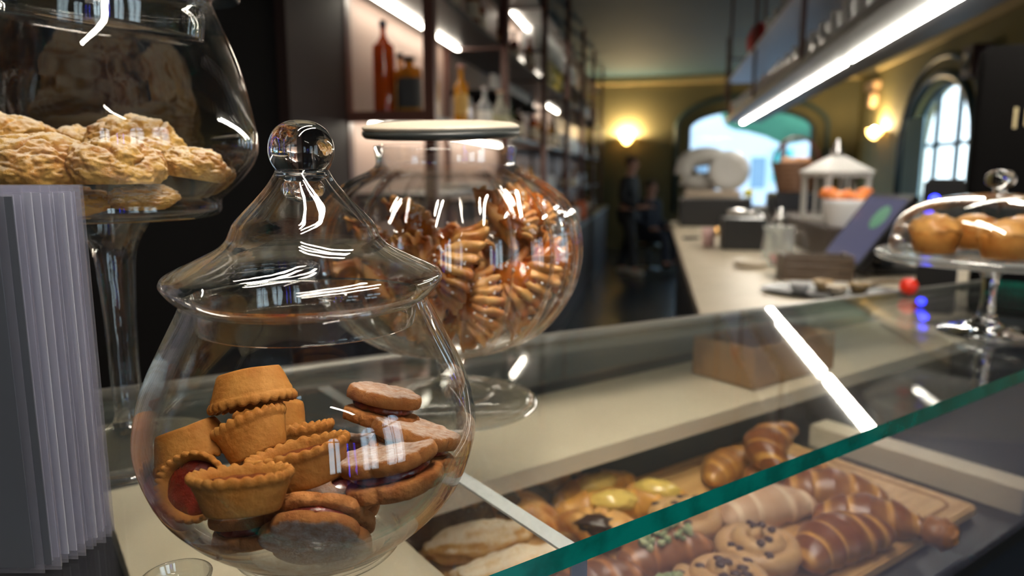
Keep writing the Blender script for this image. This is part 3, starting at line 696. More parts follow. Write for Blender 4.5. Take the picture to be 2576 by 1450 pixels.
pastry('choux_bun', 'rough brown choux at the far right end of the pastry row', (lambda b: (blob(b, (0, 0, .018), (.020, .019, .017), 3, .4, 4, 3), b)[1])(bmesh.new()), M['croissant_dark'], 2296, 1338, PZ, 0, cat='pastry')
# custard danishes
def danish(label, px, py, rot, z=PZ, seed=0, L=.15, R=.030):
    p = at_z(px, py, z+.02); p.z = z
    r = thing('custard_danish', label, 'pastry', p, rot, 'custard danishes')
    finish('dough', crescent(L, R, 5, .01, .5, seed, .95, .22), M['croissant_pale'], r)
    bm = bmesh.new(); blob(bm, (0, -.012, R*1.05), (.032, .020, .013), 3, .3, 4, seed); finish('custard', bm, M['custard'], r)
danish('golden custard danish at the back left of the middle board', 1500, 1226, R_(35), seed=11, R=.022)
danish('golden custard danish in front, with yellow custard showing', 1560, 1288, R_(8), seed=12, L=.16, R=.025)
danish('flat golden danish end near the board groove', 1630, 1222, R_(-20), seed=13, L=.09, R=.018)
# fan pastries with chocolate and orange filling
def choc_fan(label, px, py, rot, z=PZ, seed=0):
    p = at_z(px, py, z+.02); p.z = z
    r = thing('chocolate_pastry', label, 'pastry', p, rot, 'chocolate pastries')
    bm = bmesh.new()
    for k in range(5):
        a = R_(-60+30*k); pts = [(0, 0, .015), (.028*math.cos(a), .028*math.sin(a), .03), (.055*math.cos(a), .055*math.sin(a), .02), (.068*math.cos(a), .068*math.sin(a), .008)]
        tube(bm, spline(pts, 4), [.012, .012, .013, .014, .014, .014, .013, .012, .011, .010, .009, .007, .004], 10)
    finish('dough', bm, M['fan'], r)
    bm = bmesh.new(); blob(bm, (.014, 0, .032), (.022, .03, .012), 3, .5, 5, seed); finish('chocolate', bm, M['choc'], r)
choc_fan('fan pastry with dark chocolate behind the sugared roll', 1235, 1262, R_(100), seed=1)
choc_fan('fan pastry with dark chocolate beside the partition', 1330, 1300, R_(40), seed=2)
choc_fan('fan pastry with thick chocolate just right of the partition', 1470, 1330, R_(75), seed=3)
choc_fan('chocolate fan pastry at the back by the ledge', 1370, 1225, R_(120), seed=4)
# sugared rolls
def sugar_roll(label, px, py, rot, seed, L=.13, R=.026):
    bm = bmesh.new(); blob(bm, (0, 0, R*.85), (L/2, R, R*.85), 4, .22, 2.6, seed)
    for v in bm.verts:
        k = noise.noise(v.co*90); v.co.z += .003*k
    return pastry('sugared_roll', label, bm, M['pastry_sugar'], px, py, PZ, rot, cat='pastry', group='sugared rolls')
sugar_roll('crumbly sugar-dusted roll on the left wooden board', 1210, 1375, R_(20), 2)
sugar_roll('pale sugared roll at the bottom edge, in front of the crumbly one', 1290, 1438, R_(25), 5, .14, .024)
# raisin buns: spiral rolls with dark raisins
def raisin_bun(label, px, py, rot, seed, R=.046):
    p = at_z(px, py, PZ+.02); p.z = PZ
    r = thing('raisin_bun', label, 'bun', p, rot, 'raisin buns')
    bm = bmesh.new(); lay = bm.verts.layers.float.new('bake'); pts = []; rad = []
    for i in range(80):
        t = i/79; a = t*4.6*PI; q = R*(1-.88*t); pts.append((q*math.cos(a), q*math.sin(a), .013+.020*t)); rad.append(.0125-.002*t)
    tube(bm, pts, rad, 14); lathe(bm, [(0, .002), (R*.9, .002), (R*.9, .02), (0, .03)], seg=32)
    for v in bm.verts: v[lay] = .35+.5*noise.noise(v.co*40)
    finish('dough', bm, M['bun'], r)
    rn = random.Random(seed); bm = bmesh.new()
    for i in range(11):
        t = rn.random(); a = t*4.6*PI+rn.uniform(-.3, .3); q = R*(1-.88*t)+rn.uniform(-.004, .004)
        blob(bm, (q*math.cos(a), q*math.sin(a), .0235+.020*t), (.0065, .005, .0035), 2, .3, 5, i)
    finish('raisins', bm, pbr('raisin', (.06, .025, .02), .4), r)
raisin_bun('spiral raisin bun behind, below the green glass edge', 1745, 1322, R_(20), 3)
raisin_bun('spiral raisin bun at the right of the bun row', 1880, 1378, R_(80), 4)
raisin_bun('spiral raisin bun at the bottom, in front of the other buns', 1790, 1428, R_(150), 5)
# pistachio pastries
def pist(label, px, py, rot, seed):
    p = at_z(px, py, PZ+.02); p.z = PZ
    r = thing('pistachio_pastry', label, 'pastry', p, rot, 'pistachio pastries')
    finish('dough', crescent(.13, .030, 5, .015, .8, seed), M['croissant_dark'], r)
    bm = bmesh.new()
    rn = random.Random(seed)
    for i in range(60):
        a = rn.uniform(-.8, .8); x = rn.uniform(-.035, .035); blob(bm, (x, .026*math.sin(a)-.002, .017+.027*math.cos(a)), rn.uniform(.003, .006), 1, .3, 3, i)
    finish('pistachio_crumbs', bm, M['pistachio'], r)
pist('dark croissant heaped with green pistachio crumbs', 1612, 1405, R_(25), 21)
pist('pistachio pastry cut off by the bottom edge of the picture', 1690, 1500, R_(20), 22)
pastry('croissant', 'dark brown croissant left of the pistachio one, by the partition', crescent(.13, .029, 5, .02, 1.1, 9), M['croissant_dark'], 1525, 1440, PZ, R_(35), cat='croissant', group=G1)

# ================================================================== GLASS JARS
# ---- 1: squat jar with lid, in focus
J1 = Vector((-.1265, .437, TOP))
j1 = thing('glass_jar', 'squat clear glass jar with ball-knobbed lid, full of jam tartlets and biscuits', 'jar', J1, 0)
outer = spline([(0, .004), (.035, .003), (.050, 0), (.055, .003), (.0565, .008), (.064, .014), (.083, .030), (.098, .050), (.1065, .078), (.1045, .100), (.098, .120), (.088, .140), (.0775, .160), (.0755, .166)], 5)
j1b = finish('jar_body', lathe_bm(shell(outer, .0026), seg=96, cap=False), M['jar'], j1)
lid_o = spline([(.0745, -.002), (.080, .002), (.0855, .009), (.0855, .0125), (.083, .0155), (.075, .0195), (.064, .0245), (.053, .0300), (.0475, .0350), (.0450, .0400), (.0425, .0450), (.0370, .0510), (.0300, .0580), (.0235, .0650), (.0190, .0710), (.0165, .0755), (.0155, .077)], 4)
lz = .166
prof = [(r, z+lz) for r, z in lid_o]
inner = [(max(r-.0032, 0), z-.0022) for r, z in prof[::-1]]
skirt = [(.0685, lz+.001), (.0690, lz-.008), (.0680, lz-.0175), (.0664, lz-.0172), (.0668, lz-.006), (.0700, lz+.0005)]
bm = lathe_bm(prof+inner, seg=96, cap=False)
lathe(bm, [(.0735, lz-.001), (.0700, lz+.0012)]+spline([(.0690, lz-.004), (.0685, lz-.012), (.0675, lz-.0178)], 4)+spline([(.0655, lz-.0175), (.0662, lz-.006), (.0690, lz+.003)], 4), seg=96, cap=False)
j1.scale = (.968, .968, 1.0)
j1l = finish('lid', bm, M['lid'], j1)
knob = [(0, .068)]+spline([(.010, .0695), (.0160, .0725), (.0155, .0750), (.0165, .0770), (.0190, .0820), (.0200, .0880), (.0188, .0950), (.0150, .1010), (.008, .1050), (0.0, .106)], 5)
j1k = finish('knob', lathe_bm([(r, z+lz) for r, z in knob], seg=64, cap=False), M['solid'], j1l)
bm = bmesh.new(); blob(bm, (0, 0, lz+.065), (.0135, .0135, .008), 3); finish('inner_knob', bm, M['solid'], j1l)

# ---- food for the jars
def boat_tartlet(seed, label, loc, rot, group='jam tartlets in the squat jar', L=.064, W=.036, H=.021, jam='jam'):
    r = thing('jam_tartlet', label, 'tartlet', loc, rot, group)
    N = 132; rn = random.Random(seed)
    def outl(a, k, sx=1.0):
        c, s = math.cos(a), math.sin(a)
        return (L/2*k*sx*abs(c)**.92*(1 if c > 0 else -1), W/2*k*abs(s)**1.12*(1 if s > 0 else -1))
    bm = bmesh.new(); rings = []
    levels = [(.66, -H, 0), (.715, -H*.985, 0), (.755, -H*.91, 0), (.835, -H*.60, 0), (.905, -H*.25, 0), (.945, -.0020, 0), (.95, -.0002, 0), (.985, 0.0004, .25), (1.02, .0022, 1), (1.015, .0042, 1), (.97, .0058, 1), (.90, .0056, .8), (.835, .0030, .4), (.79, -.0002, 0), (.77, -.0035, 0)]
    for k, z, sc in levels:
        ring = []
        for i in range(N):
            a = 2*PI*i/N; f = abs(math.sin(a*13))**.6; x, y = outl(a, k*(1+.075*sc*(f-.6)))
            nz = noise.noise(Vector((x*60, y*60, z*60+seed)))*.0007
            ring.append(bm.verts.new((x+nz, y+nz, z+sc*(.0028*(f-.7))*(1 if z > .002 else .2)+nz)))
        rings.append(ring)
    for A, Q in zip(rings, rings[1:]):
        for i in range(N): bm.faces.new((A[i], A[(i+1) % N], Q[(i+1) % N], Q[i]))
    c = bm.verts.new((0, 0, -H)); [bm.faces.new((rings[0][(i+1) % N], rings[0][i], c)) for i in range(N)]
    c = bm.verts.new((0, 0, -.006)); [bm.faces.new((rings[-1][i], rings[-1][(i+1) % N], c)) for i in range(N)]
    finish('crust', bm, M['tart'], r)
    bm = bmesh.new(); prev = None; ks = [.83, .76, .66, .52, .36, .18]
    for j, k in enumerate(ks):
        ring = []
        for i in range(72):
            a = 2*PI*i/72; x, y = outl(a, k)
            ring.append(bm.verts.new((x, y, -.0010+.0030*(1-(k/.83)**4)+.0012*noise.noise(Vector((x*150, y*150, seed))))))
        if prev: [bm.faces.new((prev[i], prev[(i+1) % 72], ring[(i+1) % 72], ring[i])) for i in range(72)]
        prev = ring
    bm.faces.new(prev); finish('jam', bm, M[jam], r)
    return r
def RW_(px, py, Y): return at_y(px, py, Y)
D = R_
# rotation: (tilt about x, tilt about y, heading about z), XYZ euler
boat_tartlet(1, 'front tartlet standing upright between the jam-faced one and the flower biscuit', RW_(648, 1212, .372), (D(-7), D(-2), D(5)), L=.055, W=.031, H=.0165)
boat_tartlet(2, 'tartlet turned on its side at the jar wall, dark jam facing out', RW_(474, 1250, .380), (D(62), D(8), D(-14)), L=.044, W=.038, H=.016)
boat_tartlet(3, 'upside-down tartlet lying on top of the whole pile', RW_(612, 1022, .425), (D(160), D(-12), D(2)), L=.054, W=.031, H=.0165)
boat_tartlet(4, 'upside-down tartlet just beneath the topmost one', RW_(690, 1072, .455), (D(165), D(12), D(-6)), L=.050, W=.032, H=.016)
boat_tartlet(5, 'upside-down tartlet at the left wall of the jar', RW_(445, 1152, .412), (D(166), D(-18), D(12)), L=.050, W=.034, H=.018)
boat_tartlet(6, 'tartlet leaning on its side in the middle of the pile, base to the front', RW_(598, 1112, .412), (D(-26), D(-24), D(4)), L=.047, W=.028, H=.019)
boat_tartlet(7, 'tartlet behind the pile showing only its plain side', RW_(745, 1075, .450), (D(-14), D(-8), D(4)), L=.044, W=.030, H=.018)
boat_tartlet(8, 'long tartlet right of the middle with jam along its open top', RW_(765, 1135, .405), (D(-2), D(-14), D(4)), L=.060, W=.030, H=.0175)

def flower_biscuit(R, th, hole, seed, petals=5):
    bm = bmesh.new(); N = 120; rings = []
    for k, z in [(.985, .08), (1.01, .22), (1.02, .5), (1.01, .78), (.985, .93), (.94, 1.0), (.80, 1.02), (.5, 1.02)]:
        ring = []
        for i in range(N):
            a = 2*PI*i/N; rr = R*(1+.15*(abs(math.cos(a*petals/2))**.55-.7))*k
            v = Vector((rr*math.cos(a), rr*math.sin(a), (z-.5)*th)); v += Vector((1, 1, 1.3))*(noise.noise(v*110+Vector((seed, 0, 0)))*.0009+noise.noise(v*420)*.00025)
            ring.append(bm.verts.new(v))
        rings.append(ring)
    if hole:
        for k, z in [(hole+.05, 1.01), (hole+.01, .9), (hole, .5), (hole+.01, .1), (hole+.05, 0)]:
            rings.append([bm.verts.new((R*k*math.cos(2*PI*i/N), R*k*math.sin(2*PI*i/N), (z-.5)*th)) for i in range(N)])
    bot = []
    for k, z in ([(.80, -.01), (.95, .01)]):
        bot.append([bm.verts.new((R*(1+.10*(abs(math.cos(2*PI*i/N*petals/2))**.7-.6))*k*math.cos(2*PI*i/N), R*(1+.10*(abs(math.cos(2*PI*i/N*petals/2))**.7-.6))*k*math.sin(2*PI*i/N), (z-.5)*th)) for i in range(N)])
    seq = rings+bot if hole else rings
    for A, Q in zip(seq, seq[1:]):
        for i in range(N): bm.faces.new((A[i], A[(i+1) % N], Q[(i+1) % N], Q[i]))
    if hole:
        A, Q = seq[-1], rings[0]
        for i in range(N): bm.faces.new((A[i], A[(i+1) % N], Q[(i+1) % N], Q[i]))
    else:
        bm.faces.new(rings[-1])
        for A, Q in ((bot[0], bot[1]), (bot[1], rings[0])):
            for i in range(N): bm.faces.new((A[i], A[(i+1) % N], Q[(i+1) % N], Q[i]))
        bm.faces.new(bot[0])
    return bm
def sandwich(seed, label, loc, rot, R=.032, th=.0075, gap=.0125, hole=.27, petals=5):
    r = thing('sandwich_biscuit', label, 'biscuit', loc, rot, 'jam sandwich biscuits in the squat jar')
    finish('top_biscuit', flower_biscuit(R, th, hole, seed, petals), M['cookie'], r, loc=(0, 0, gap/2))
    finish('bottom_biscuit', flower_biscuit(R, th, 0, seed+3, petals), M['cookie_plain'], r, loc=(.001, -.001, -gap/2))
    bm = lathe_bm([(0, -.0025), (R*.80, -.0028), (R*.86, 0), (R*.80, .0028), (R*.3, .003), (0, .003)], seg=48)
    for v in bm.verts: v.co += Vector((1, 1, 0))*noise.noise(v.co*100)*.001
    finish('jam', bm, M['jam'], r)
    return r
sandwich(1, 'sandwich biscuit on top of the right-hand stack', RW_(975, 1048, .445), (D(-12), D(9), D(-14)), R=.0235, th=.0085, gap=.0135, hole=0)
sandwich(2, 'tilted sandwich biscuit sloping down to the right, with a dark spot', RW_(1000, 1112, .425), (D(-10), D(16), D(5)), R=.0275, th=.009, gap=.0135, hole=0)
sandwich(3, 'dark sandwich biscuit lying in shade under the tilted stack', RW_(930, 1158, .455), (D(-4), D(16), D(40)), R=.022)
sandwich(4, 'powdered flower-shaped biscuit leaning in the middle with its jam hole showing', RW_(868, 1215, .415), (D(26), D(-12), D(50)), R=.023)
sandwich(5, 'thick powdered sandwich biscuit at the right wall of the jar', RW_(1018, 1208, .400), (D(-8), D(-10), D(6)), R=.0275, th=.0095, gap=.015, hole=0)
sandwich(6, 'sandwich biscuit standing on edge at the bottom front, sugared face outwards', RW_(822, 1300, .385), (D(128), D(8), D(8)), R=.0295, th=.0075, gap=.0115, petals=6, hole=0)
sandwich(7, 'sandwich biscuit flat on the jar floor under the upright tartlet', RW_(650, 1322, .392), (D(-8), D(-2), D(20)), R=.021)
sandwich(8, 'pale biscuit at the jar floor glimpsed between tartlet and flower biscuit', RW_(770, 1270, .425), (D(0), D(0), D(60)), R=.021)

# ---- 2: ribbed pumpkin jar on a foot
J2 = Vector((-.066, .73, TOP))
j2 = thing('pumpkin_jar', 'ribbed pumpkin-shaped footed glass jar with pale flat lid, half full of pastries', 'jar', J2, 0)
outer = spline([(.010, .056), (.035, .057), (.075, .068), (.108, .088), (.130, .118), (.140, .155), (.137, .190), (.122, .216), (.098, .234), (.079, .243), (.0715, .249), (.0710, .256), (.0725, .267)], 6)
def ribs(r, z, a):
    k = max(0, min(1, (z-.056)/.03))*max(0, min(1, (.250-z)/.03))
    return r*(1-.10*k*(1-abs(math.cos(a*8)))**1.2)
sh2 = shell(outer, .003)
finish('jar_body', lathe_bm(sh2, seg=192, cap=True, mod=ribs), M['ribbed'], j2)
stem = [(0, 0)]+spline([(.093, 0), (.095, .002), (.090, .0055), (.086, .0045), (.080, .0075), (.060, .0105), (.050, .0125), (.040, .0125), (.022, .020), (.0125, .030), (.012, .042), (.018, .052), (.030, .0565)], 5)+[(0, .0565)]
finish('foot', lathe_bm(stem, seg=72, cap=False), M['foot'], j2)
j2.scale = (.985, .985, 1)
ld = finish('lid', lathe_bm([(0, .276)]+spline([(.071, .276), (.0735, .2785), (.073, .2810), (.065, .2835), (.04, .2855), (.001, .286)], 4), seg=72), M['lidwood'], j2)
finish('gasket', lathe_bm([(.067, .2700), (.0715, .2705), (.0742, .2735), (.0738, .2770), (.071, .276), (.067, .276)], seg=72, cap=False), M['gasket'], ld)
ld.rotation_euler = (R_(5.0), R_(-.6), 0); ld.location = (.003, -.0245, .0045)

def fan_pastry(seed):
    rn = random.Random(seed); r = thing('fan_pastry', 'fan pastry', 'pastry')
    bm = bmesh.new(); NA, NR = 96, 22; LN = .050
    def srf(a, q, up):
        fing = abs(math.cos(a*4/1.15*PI)); cut = 1-.34*(1-fing)**1.5*(q**4)-.10*(math.sin(a*5+seed)*.5+.5)*q**3
        rr = (.10+.90*q)*LN*cut*(1+.05*math.sin(a*3+seed))
        z = .022*math.sin(min(1, q*1.15)*PI*.80)+.0032*q**.5*fing-.012*q*q+.007*math.cos(a*2.2+seed)
        th = .0034*(1-.45*q)*(.75+.25*fing)
        return Vector((rr*math.cos(a), rr*math.sin(a)*.95, z+(th if up else -th)))
    top = [[bm.verts.new(srf(-1.15+2.3*i/NA, k/NR, 1)) for i in range(NA+1)] for k in range(NR+1)]
    bot = [[bm.verts.new(srf(-1.15+2.3*i/NA, k/NR, 0)) for i in range(NA+1)] for k in range(NR+1)]
    for k in range(NR):
        for i in range(NA):
            bm.faces.new((top[k][i], top[k][i+1], top[k+1][i+1], top[k+1][i])); bm.faces.new((bot[k][i+1], bot[k][i], bot[k+1][i], bot[k+1][i+1]))
        bm.faces.new((top[k][0], top[k+1][0], bot[k+1][0], bot[k][0])); bm.faces.new((top[k+1][NA], top[k][NA], bot[k][NA], bot[k+1][NA]))
    for i in range(NA):
        bm.faces.new((top[NR][i], top[NR][i+1], bot[NR][i+1], bot[NR][i])); bm.faces.new((top[0][i+1], top[0][i], bot[0][i], bot[0][i+1]))
    # rolled lip along the root
    pts = [(-.004+.010*math.cos(t), .026*(t/1.2), .012+.002*math.cos(t*3)) for t in [-1.2+.2*i for i in range(13)]]
    tube(bm, spline(pts, 3), [.002+.0048*math.sin(PI*i/36) for i in range(37)], 14)
    for v in bm.verts: v.co += Vector((1, 1, 1))*(noise.noise(v.co*60+Vector((seed, 0, 0)))*.0022+noise.noise(v.co*200)*.0006)
    finish('dough', bm, M['fan'], r)
    bm = bmesh.new(); blob(bm, (.017, 0, .0185), (.018, .017, .0085), 3, .5, 3, seed); finish('jam', bm, M['jam_orange'], r)
    bm = bmesh.new()
    for i in range(16):
        a = rn.uniform(-1, 1); q = rn.uniform(.008, .042); blob(bm, (q*math.cos(a), q*math.sin(a), .0270-.75*max(0, q-.024)), (rn.uniform(.0012, .0022), .0013, .0012), 1)
    finish('sugar_nibs', bm, M['nib'], r)
    return r
fans = [fan_pastry(k) for k in range(3)]
FG = 'fan pastries in the pumpkin jar'
spots = [  # px, py, Y, rot
 (1170, 720, .640, (D(75), D(10), D(-60)), 'big curled fan pastry at the front glass with white sugar nibs'),
 (1255, 660, .680, (D(60), D(-20), D(60)), 'fan pastry with spread fingers right of the curled one'),
 (1330, 590, .735, (D(70), D(-60), D(70)), 'fan pastry standing tallest at the right side of the pile'),
 (1375, 610, .760, (D(60), D(60), D(100)), 'fan pastry against the right wall beside the tallest one'),
 (1345, 710, .670, (D(65), D(40), D(-40)), 'pale fan pastry with jagged fingers low at the right wall'),
 (1385, 680, .71, (D(80), D(0), D(20)), 'curled fan pastry at the right wall above the jagged one'),
 (1010, 610, .730, (D(60), D(-30), D(60)), 'fan pastry showing at the far left above the squat jar lid'),
 (1090, 625, .76, (D(50), D(20), D(120)), 'fan pastry at the back left with dark jam'),
 (1150, 640, .78, (D(40), D(0), D(90)), 'fan pastry at the back middle, edge only'),
 (900, 640, .72, (D(60), D(0), D(80)), 'fan pastry seen through the squat jar lid, upper one'),
 (950, 720, .66, (D(60), D(30), D(120)), 'fan pastry seen through the squat jar lid, lower one'),
 (1060, 720, .66, (D(80), D(-20), D(160)), 'fan pastry beside the lid rim of the squat jar'),
 (1240, 770, .645, (D(70), D(-10), D(-20)), 'fan pastry below the curled one, facing down'),
 (1130, 800, .655, (D(40), D(0), D(200)), 'fan pastry near the jar bottom in the middle'),
 (1040, 800, .67, (D(30), D(20), D(100)), 'fan pastry near the jar bottom at the left'),
 (1300, 790, .68, (D(70), D(0), D(30)), 'fan pastry low at the right of the jar'),
 (1200, 840, .69, (D(20), D(0), D(0)), 'lowest fan pastry just above the stem'),
 (1120, 690, .72, (D(30), D(0), D(60)), 'fan pastry inside the pile behind the curled one'),
 (1290, 700, .76, (D(30), D(20), D(10)), 'fan pastry inside the pile at the back right'),
 (1080, 760, .76, (D(10), D(0), D(170)), 'fan pastry inside the pile at the back left'),
 (1200, 770, .77, (D(10), D(0), D(250)), 'fan pastry inside the pile at the back bottom'),
]
for i, (px, py, Y, rot, lab) in enumerate(spots):
    p = at_y(px, py, Y)
    q = p-J2; rr = math.hypot(q.x, q.y); zz = q.z
    lim = max(.012, .140*math.sqrt(max(.05, 1-((zz-.155)/.105)**2))-.046)
    if rr > lim: q.x *= lim/rr; q.y *= lim/rr
    p = J2+q
    if i < 3: o = fans[i]; o.location = p; o.rotation_euler = rot; o['label'] = lab; o['group'] = FG
    else: o = copy_thing(fans[i % 3], p, rot, lab, group=FG)
    o.scale = (1.12, 1.12, 1.12) if i in (0, 1, 4) else (1, 1, 1)

# ---- 3: footed jar with scones, upper left
J3 = Vector((-.332, .595, TOP))
j3 = thing('footed_jar', 'tall footed glass jar holding sugared scones, its lid set askew', 'jar', J3, 0)
outer = spline([(.012, .206), (.05, .205), (.080, .206), (.0885, .211), (.0895, .220), (.096, .2265), (.110, .240), (.1205, .256), (.1225, .272), (.119, .295), (.1115, .330), (.101, .358), (.090, .385)], 5)
finish('jar_body', lathe_bm(shell(outer, .003), seg=96, cap=True), M['jar'], j3)
stem = [(0, 0)]+spline([(.075, 0), (.078, .003), (.075, .007), (.050, .014), (.022, .022), (.0115, .034), (.012, .06), (.0125, .10), (.0145, .15), (.018, .18), (.030, .202), (.034, .2055)], 5)+[(0, .2055)]
finish('stem', lathe_bm(stem, seg=64, cap=False), M['foot'], j3)
j3.scale = (.965, .965, .99)
lid3 = finish('lid', lathe_bm(shell(spline([(.079, .353), (.080, .368), (.081, .384), (.104, .388), (.106, .393), (.095, .402), (.07, .415), (.03, .440), (.004, .446)], 4), .003), seg=96, cap=True), M['lid'], j3)
lid3.rotation_euler = (R_(2), R_(6), 0); lid3.location = (-.028, 0, .005)
finish('knob', lathe_bm([(0, .44)]+spline([(.012, .445), (.02, .46), (.012, .475)], 4)+[(0, .477)], seg=32), M['solid'], lid3)
def scone(seed, label, px, py, Y, R=.036, sq=.62, rot=(0, 0, 0), group='scones in the footed jar'):
    bm = bmesh.new(); rn = random.Random(seed)
    g = bmesh.ops.create_icosphere(bm, subdivisions=6, radius=1)
    dirs = [Vector((rn.uniform(-1, 1), rn.uniform(-1, 1), rn.uniform(.1, 1))).normalized() for _ in range(5)]
    for v in bm.verts:
        c = v.co.copy(); d = 1+.16*noise.noise(c*1.4+Vector((seed*5, 0, 0)))+.09*noise.noise(c*3.6+Vector((seed, 3, 0)))+.05*noise.noise(c*9)+.03*noise.noise(c*22)
        m = abs(noise.noise(c*1.9+Vector((0, seed*2.7, 1)))); d -= .13*max(0, 1-m*7)*max(0, c.z+.35)
        v.co = Vector((c.x*R*d, c.y*R*d, max(c.z*R*d*sq, -R*.36)))
    p = at_y(px, py, Y)
    return solo('scone', bm, M['scone'], label, 'scone', p, rot, group)
scone(1, 'large cracked scone at the left, just above the plastic menu sleeves', 108, 420, .525, .037, .66)
scone(2, 'domed scone in the front row centre', 338, 428, .545, .034, .70, (0, 0, 1))
scone(3, 'scone behind and above the centre one', 300, 372, .600, .036, .70, (0, 0, 2))
scone(4, 'heavily powdered flat scone at the right end', 480, 420, .575, .026, .62, (0, R_(10), .4))
scone(5, 'orange-toned scone at the far left behind the large one', 15, 365, .600, .036, .72, (0, 0, 3))
scone(6, 'small scone peeping between the two big scones', 192, 380, .610, .028, .75, (0, 0, .7))
scone(7, 'scone pressed down in the foot well of the jar', 340, 500, .550, .026, .40, (0, 0, 4))
scone(8, 'scone at the left in the foot well of the jar', 190, 505, .56, .032, .40, (0, 0, 5))

# ---- menu sleeves, upright bundle
first = None
rn = random.Random(9)
NS = 14
for i in range(NS):
    k = i/(NS-1); Y = .402+.052*k; xr = -.2735+.003*rn.uniform(-1, 1)+(-.010 if i == 0 else 0)-(.006 if i in (2, 3) else 0)+.0065*(k)
    w_, h_ = .21, .232+.001*rn.uniform(-1, 1)
    lab = 'front plastic sleeve holding a dark grey menu page' if i == 0 else ('plastic menu sleeve with a grey page right behind the front one' if i == 1 else 'lilac plastic menu sleeve inside the upright bundle')
    if first is None or i == 2:
        bm = boxbm(-w_, 0, -.0003, .0003, 0, h_); r = solo('menu_sleeve', bm, M['sleeve'], lab, 'menu', (xr, Y, TOP+.0005), (0, 0, 0), 'menu sleeves standing in a bundle', smooth=False)
        finish('page', boxbm(-w_+.004, -.005, -.0012, -.0004, .004, h_-.004), M['page_dark'] if i == 0 else M['page'], r, False)
        first = r
    else:
        r = copy_thing(first, (xr, Y, TOP+.0005), (0, 0, 0), lab)
    r.rotation_euler = (0, 0, R_(rn.uniform(-.25, .25)))
    r.scale = (1, 1, 1+.004*rn.uniform(-1, 1))
# small round glass dish at the bottom edge and a black tile under the sleeves
bm = lathe_bm(shell(spline([(.0, .003), (.012, .002), (.017, .004), (.0195, .012)], 4), .002), seg=48, cap=False)
solo('glass_dish', bm, M['foot'], 'tiny round clear glass dish cut off by the bottom edge of the picture', 'dish', (-.1925, .379, TOP+.0002))

# ---- right: cake stand with glass dome and tarts
C1 = K(1.2, .45, TOP+.0006)
cs = thing('cake_stand', 'footed glass cake stand with a clear dome, at the right edge', 'cake stand', C1, 0)
bm = lathe_bm([(0, 0)]+spline([(.062, 0), (.065, .003), (.05, .010), (.02, .018), (.011, .04), (.011, .08), (.02, .103), (.03, .108)], 4)+[(0, .108)], seg=48, cap=False); finish('stem', bm, M['solid'], cs)
bm = lathe_bm([(0, .108)]+spline([(.10, .108), (.145, .110), (.156, .114), (.158, .120), (.153, .1245), (.146, .121), (.10, .118)], 4)+[(0, .118)], seg=72, cap=False); finish('plate', bm, thin_glass('plate_glass', (.86, .88, .88), 1.9, haze=.22, hazecol=(.7, .72, .72)), cs)
outer = spline([(.137, .1215), (.139, .130), (.138, .145), (.127, .175), (.095, .197), (.055, .208), (.016, .212)], 5)
dome = finish('dome', lathe_bm(shell(outer, .0028), seg=72, cap=False), M['lid'], cs)
finish('dome_knob', lathe_bm([(0, .211)]+spline([(.010, .212), (.009, .218), (.018, .224), (.020, .234), (.013, .244)], 5)+[(0, .246)], seg=32, cap=False), M['solid'], dome)
def muffin(label, dx, dy, seed):
    r = thing('small_tart', label, 'tart', C1+Vector((dx, dy, .1250)), seed, 'small golden tarts under the dome')
    finish('base', lathe_bm([(0, 0), (.022, 0), (.029, .022), (.027, .024), (0, .024)], seg=40, mod=lambda r_, z, a: r_*(1+.03*math.cos(a*16))), M['tart'], r)
    bm = bmesh.new(); blob(bm, (0, 0, .026), (.028, .028, .015), 3, .3, 3, seed); finish('topping', bm, M['fan'], r); r.scale = (1.12, 1.12, 1.3)
for k, (dx, dy, lab) in enumerate([(-.100, -.015, 'golden tart nearest the left side of the dome'), (-.045, -.088, 'golden tart at the front of the plate'), (.028, -.028, 'golden tart in the middle of the plate'), (-.065, .048, 'golden tart at the back left of the plate'), (.0, .045, 'golden tart at the back of the plate'), (.022, -.096, 'golden tart at the front right of the plate'), (.090, -.050, 'golden tart at the right of the plate'), (.072, .030, 'golden tart at the far right of the plate')]):
    muffin(lab, dx, dy, k+1)

# ================================================================== THINGS ON THE BAR COUNTER
CT = 1.101
# touch screen till
bl, br_ = Vector((1.376, 3.15, 1.15)), Vector((1.316, 2.71, 1.15)); U = Vector((.19, 0, .265))
xd = (br_-bl).normalized(); ud = U.normalized(); nd = xd.cross(ud).normalized(); Ls, Hs = (br_-bl).length, U.length
till = thing('touch_screen', 'black touch-screen till leaning back, seen from the side', 'screen', (bl.x+.12, (bl.y+br_.y)/2, CT), 0)
mat = Matrix((xd, ud, nd)).transposed().to_4x4(); mat.translation = bl-Vector(till.location)
bm = boxbm(-.01, Ls+.01, -.01, Hs+.01, -.03, 0, bev=.004); bm.transform(mat); finish('monitor_body', bm, M['bezel'], till, False)
bm = boxbm(.012, Ls-.012, .014, Hs-.014, .0005, .002); bm.transform(mat)
m, t, b = new_mat('screen_glow'); b.inputs['Base Color'].default_value = (.02, .02, .03, 1); b.inputs['Roughness'].default_value = .15
b.inputs['Emission Color'].default_value = (.16, .16, .28, 1); b.inputs['Emission Strength'].default_value = .25
finish('screen', bm, m, till, False)
bm = bmesh.new(); vs = [bm.verts.new((.30+.07*math.cos(i*PI/12), .22+.055*math.sin(i*PI/12), .0026)) for i in range(24)]; bm.faces.new(vs); bm.transform(mat)
finish('screen_icon', bm, emit('green_icon', (.05, .16, .10), .2), till, False)
finish('screen_foot', boxbm(-.06, .14, -.12, .12, 0, .03, bev=.005), M['bezel'], till, False)
finish('screen_arm', boxbm(.0, .05, -.05, .05, .03, .16), M['bezel'], till, False)
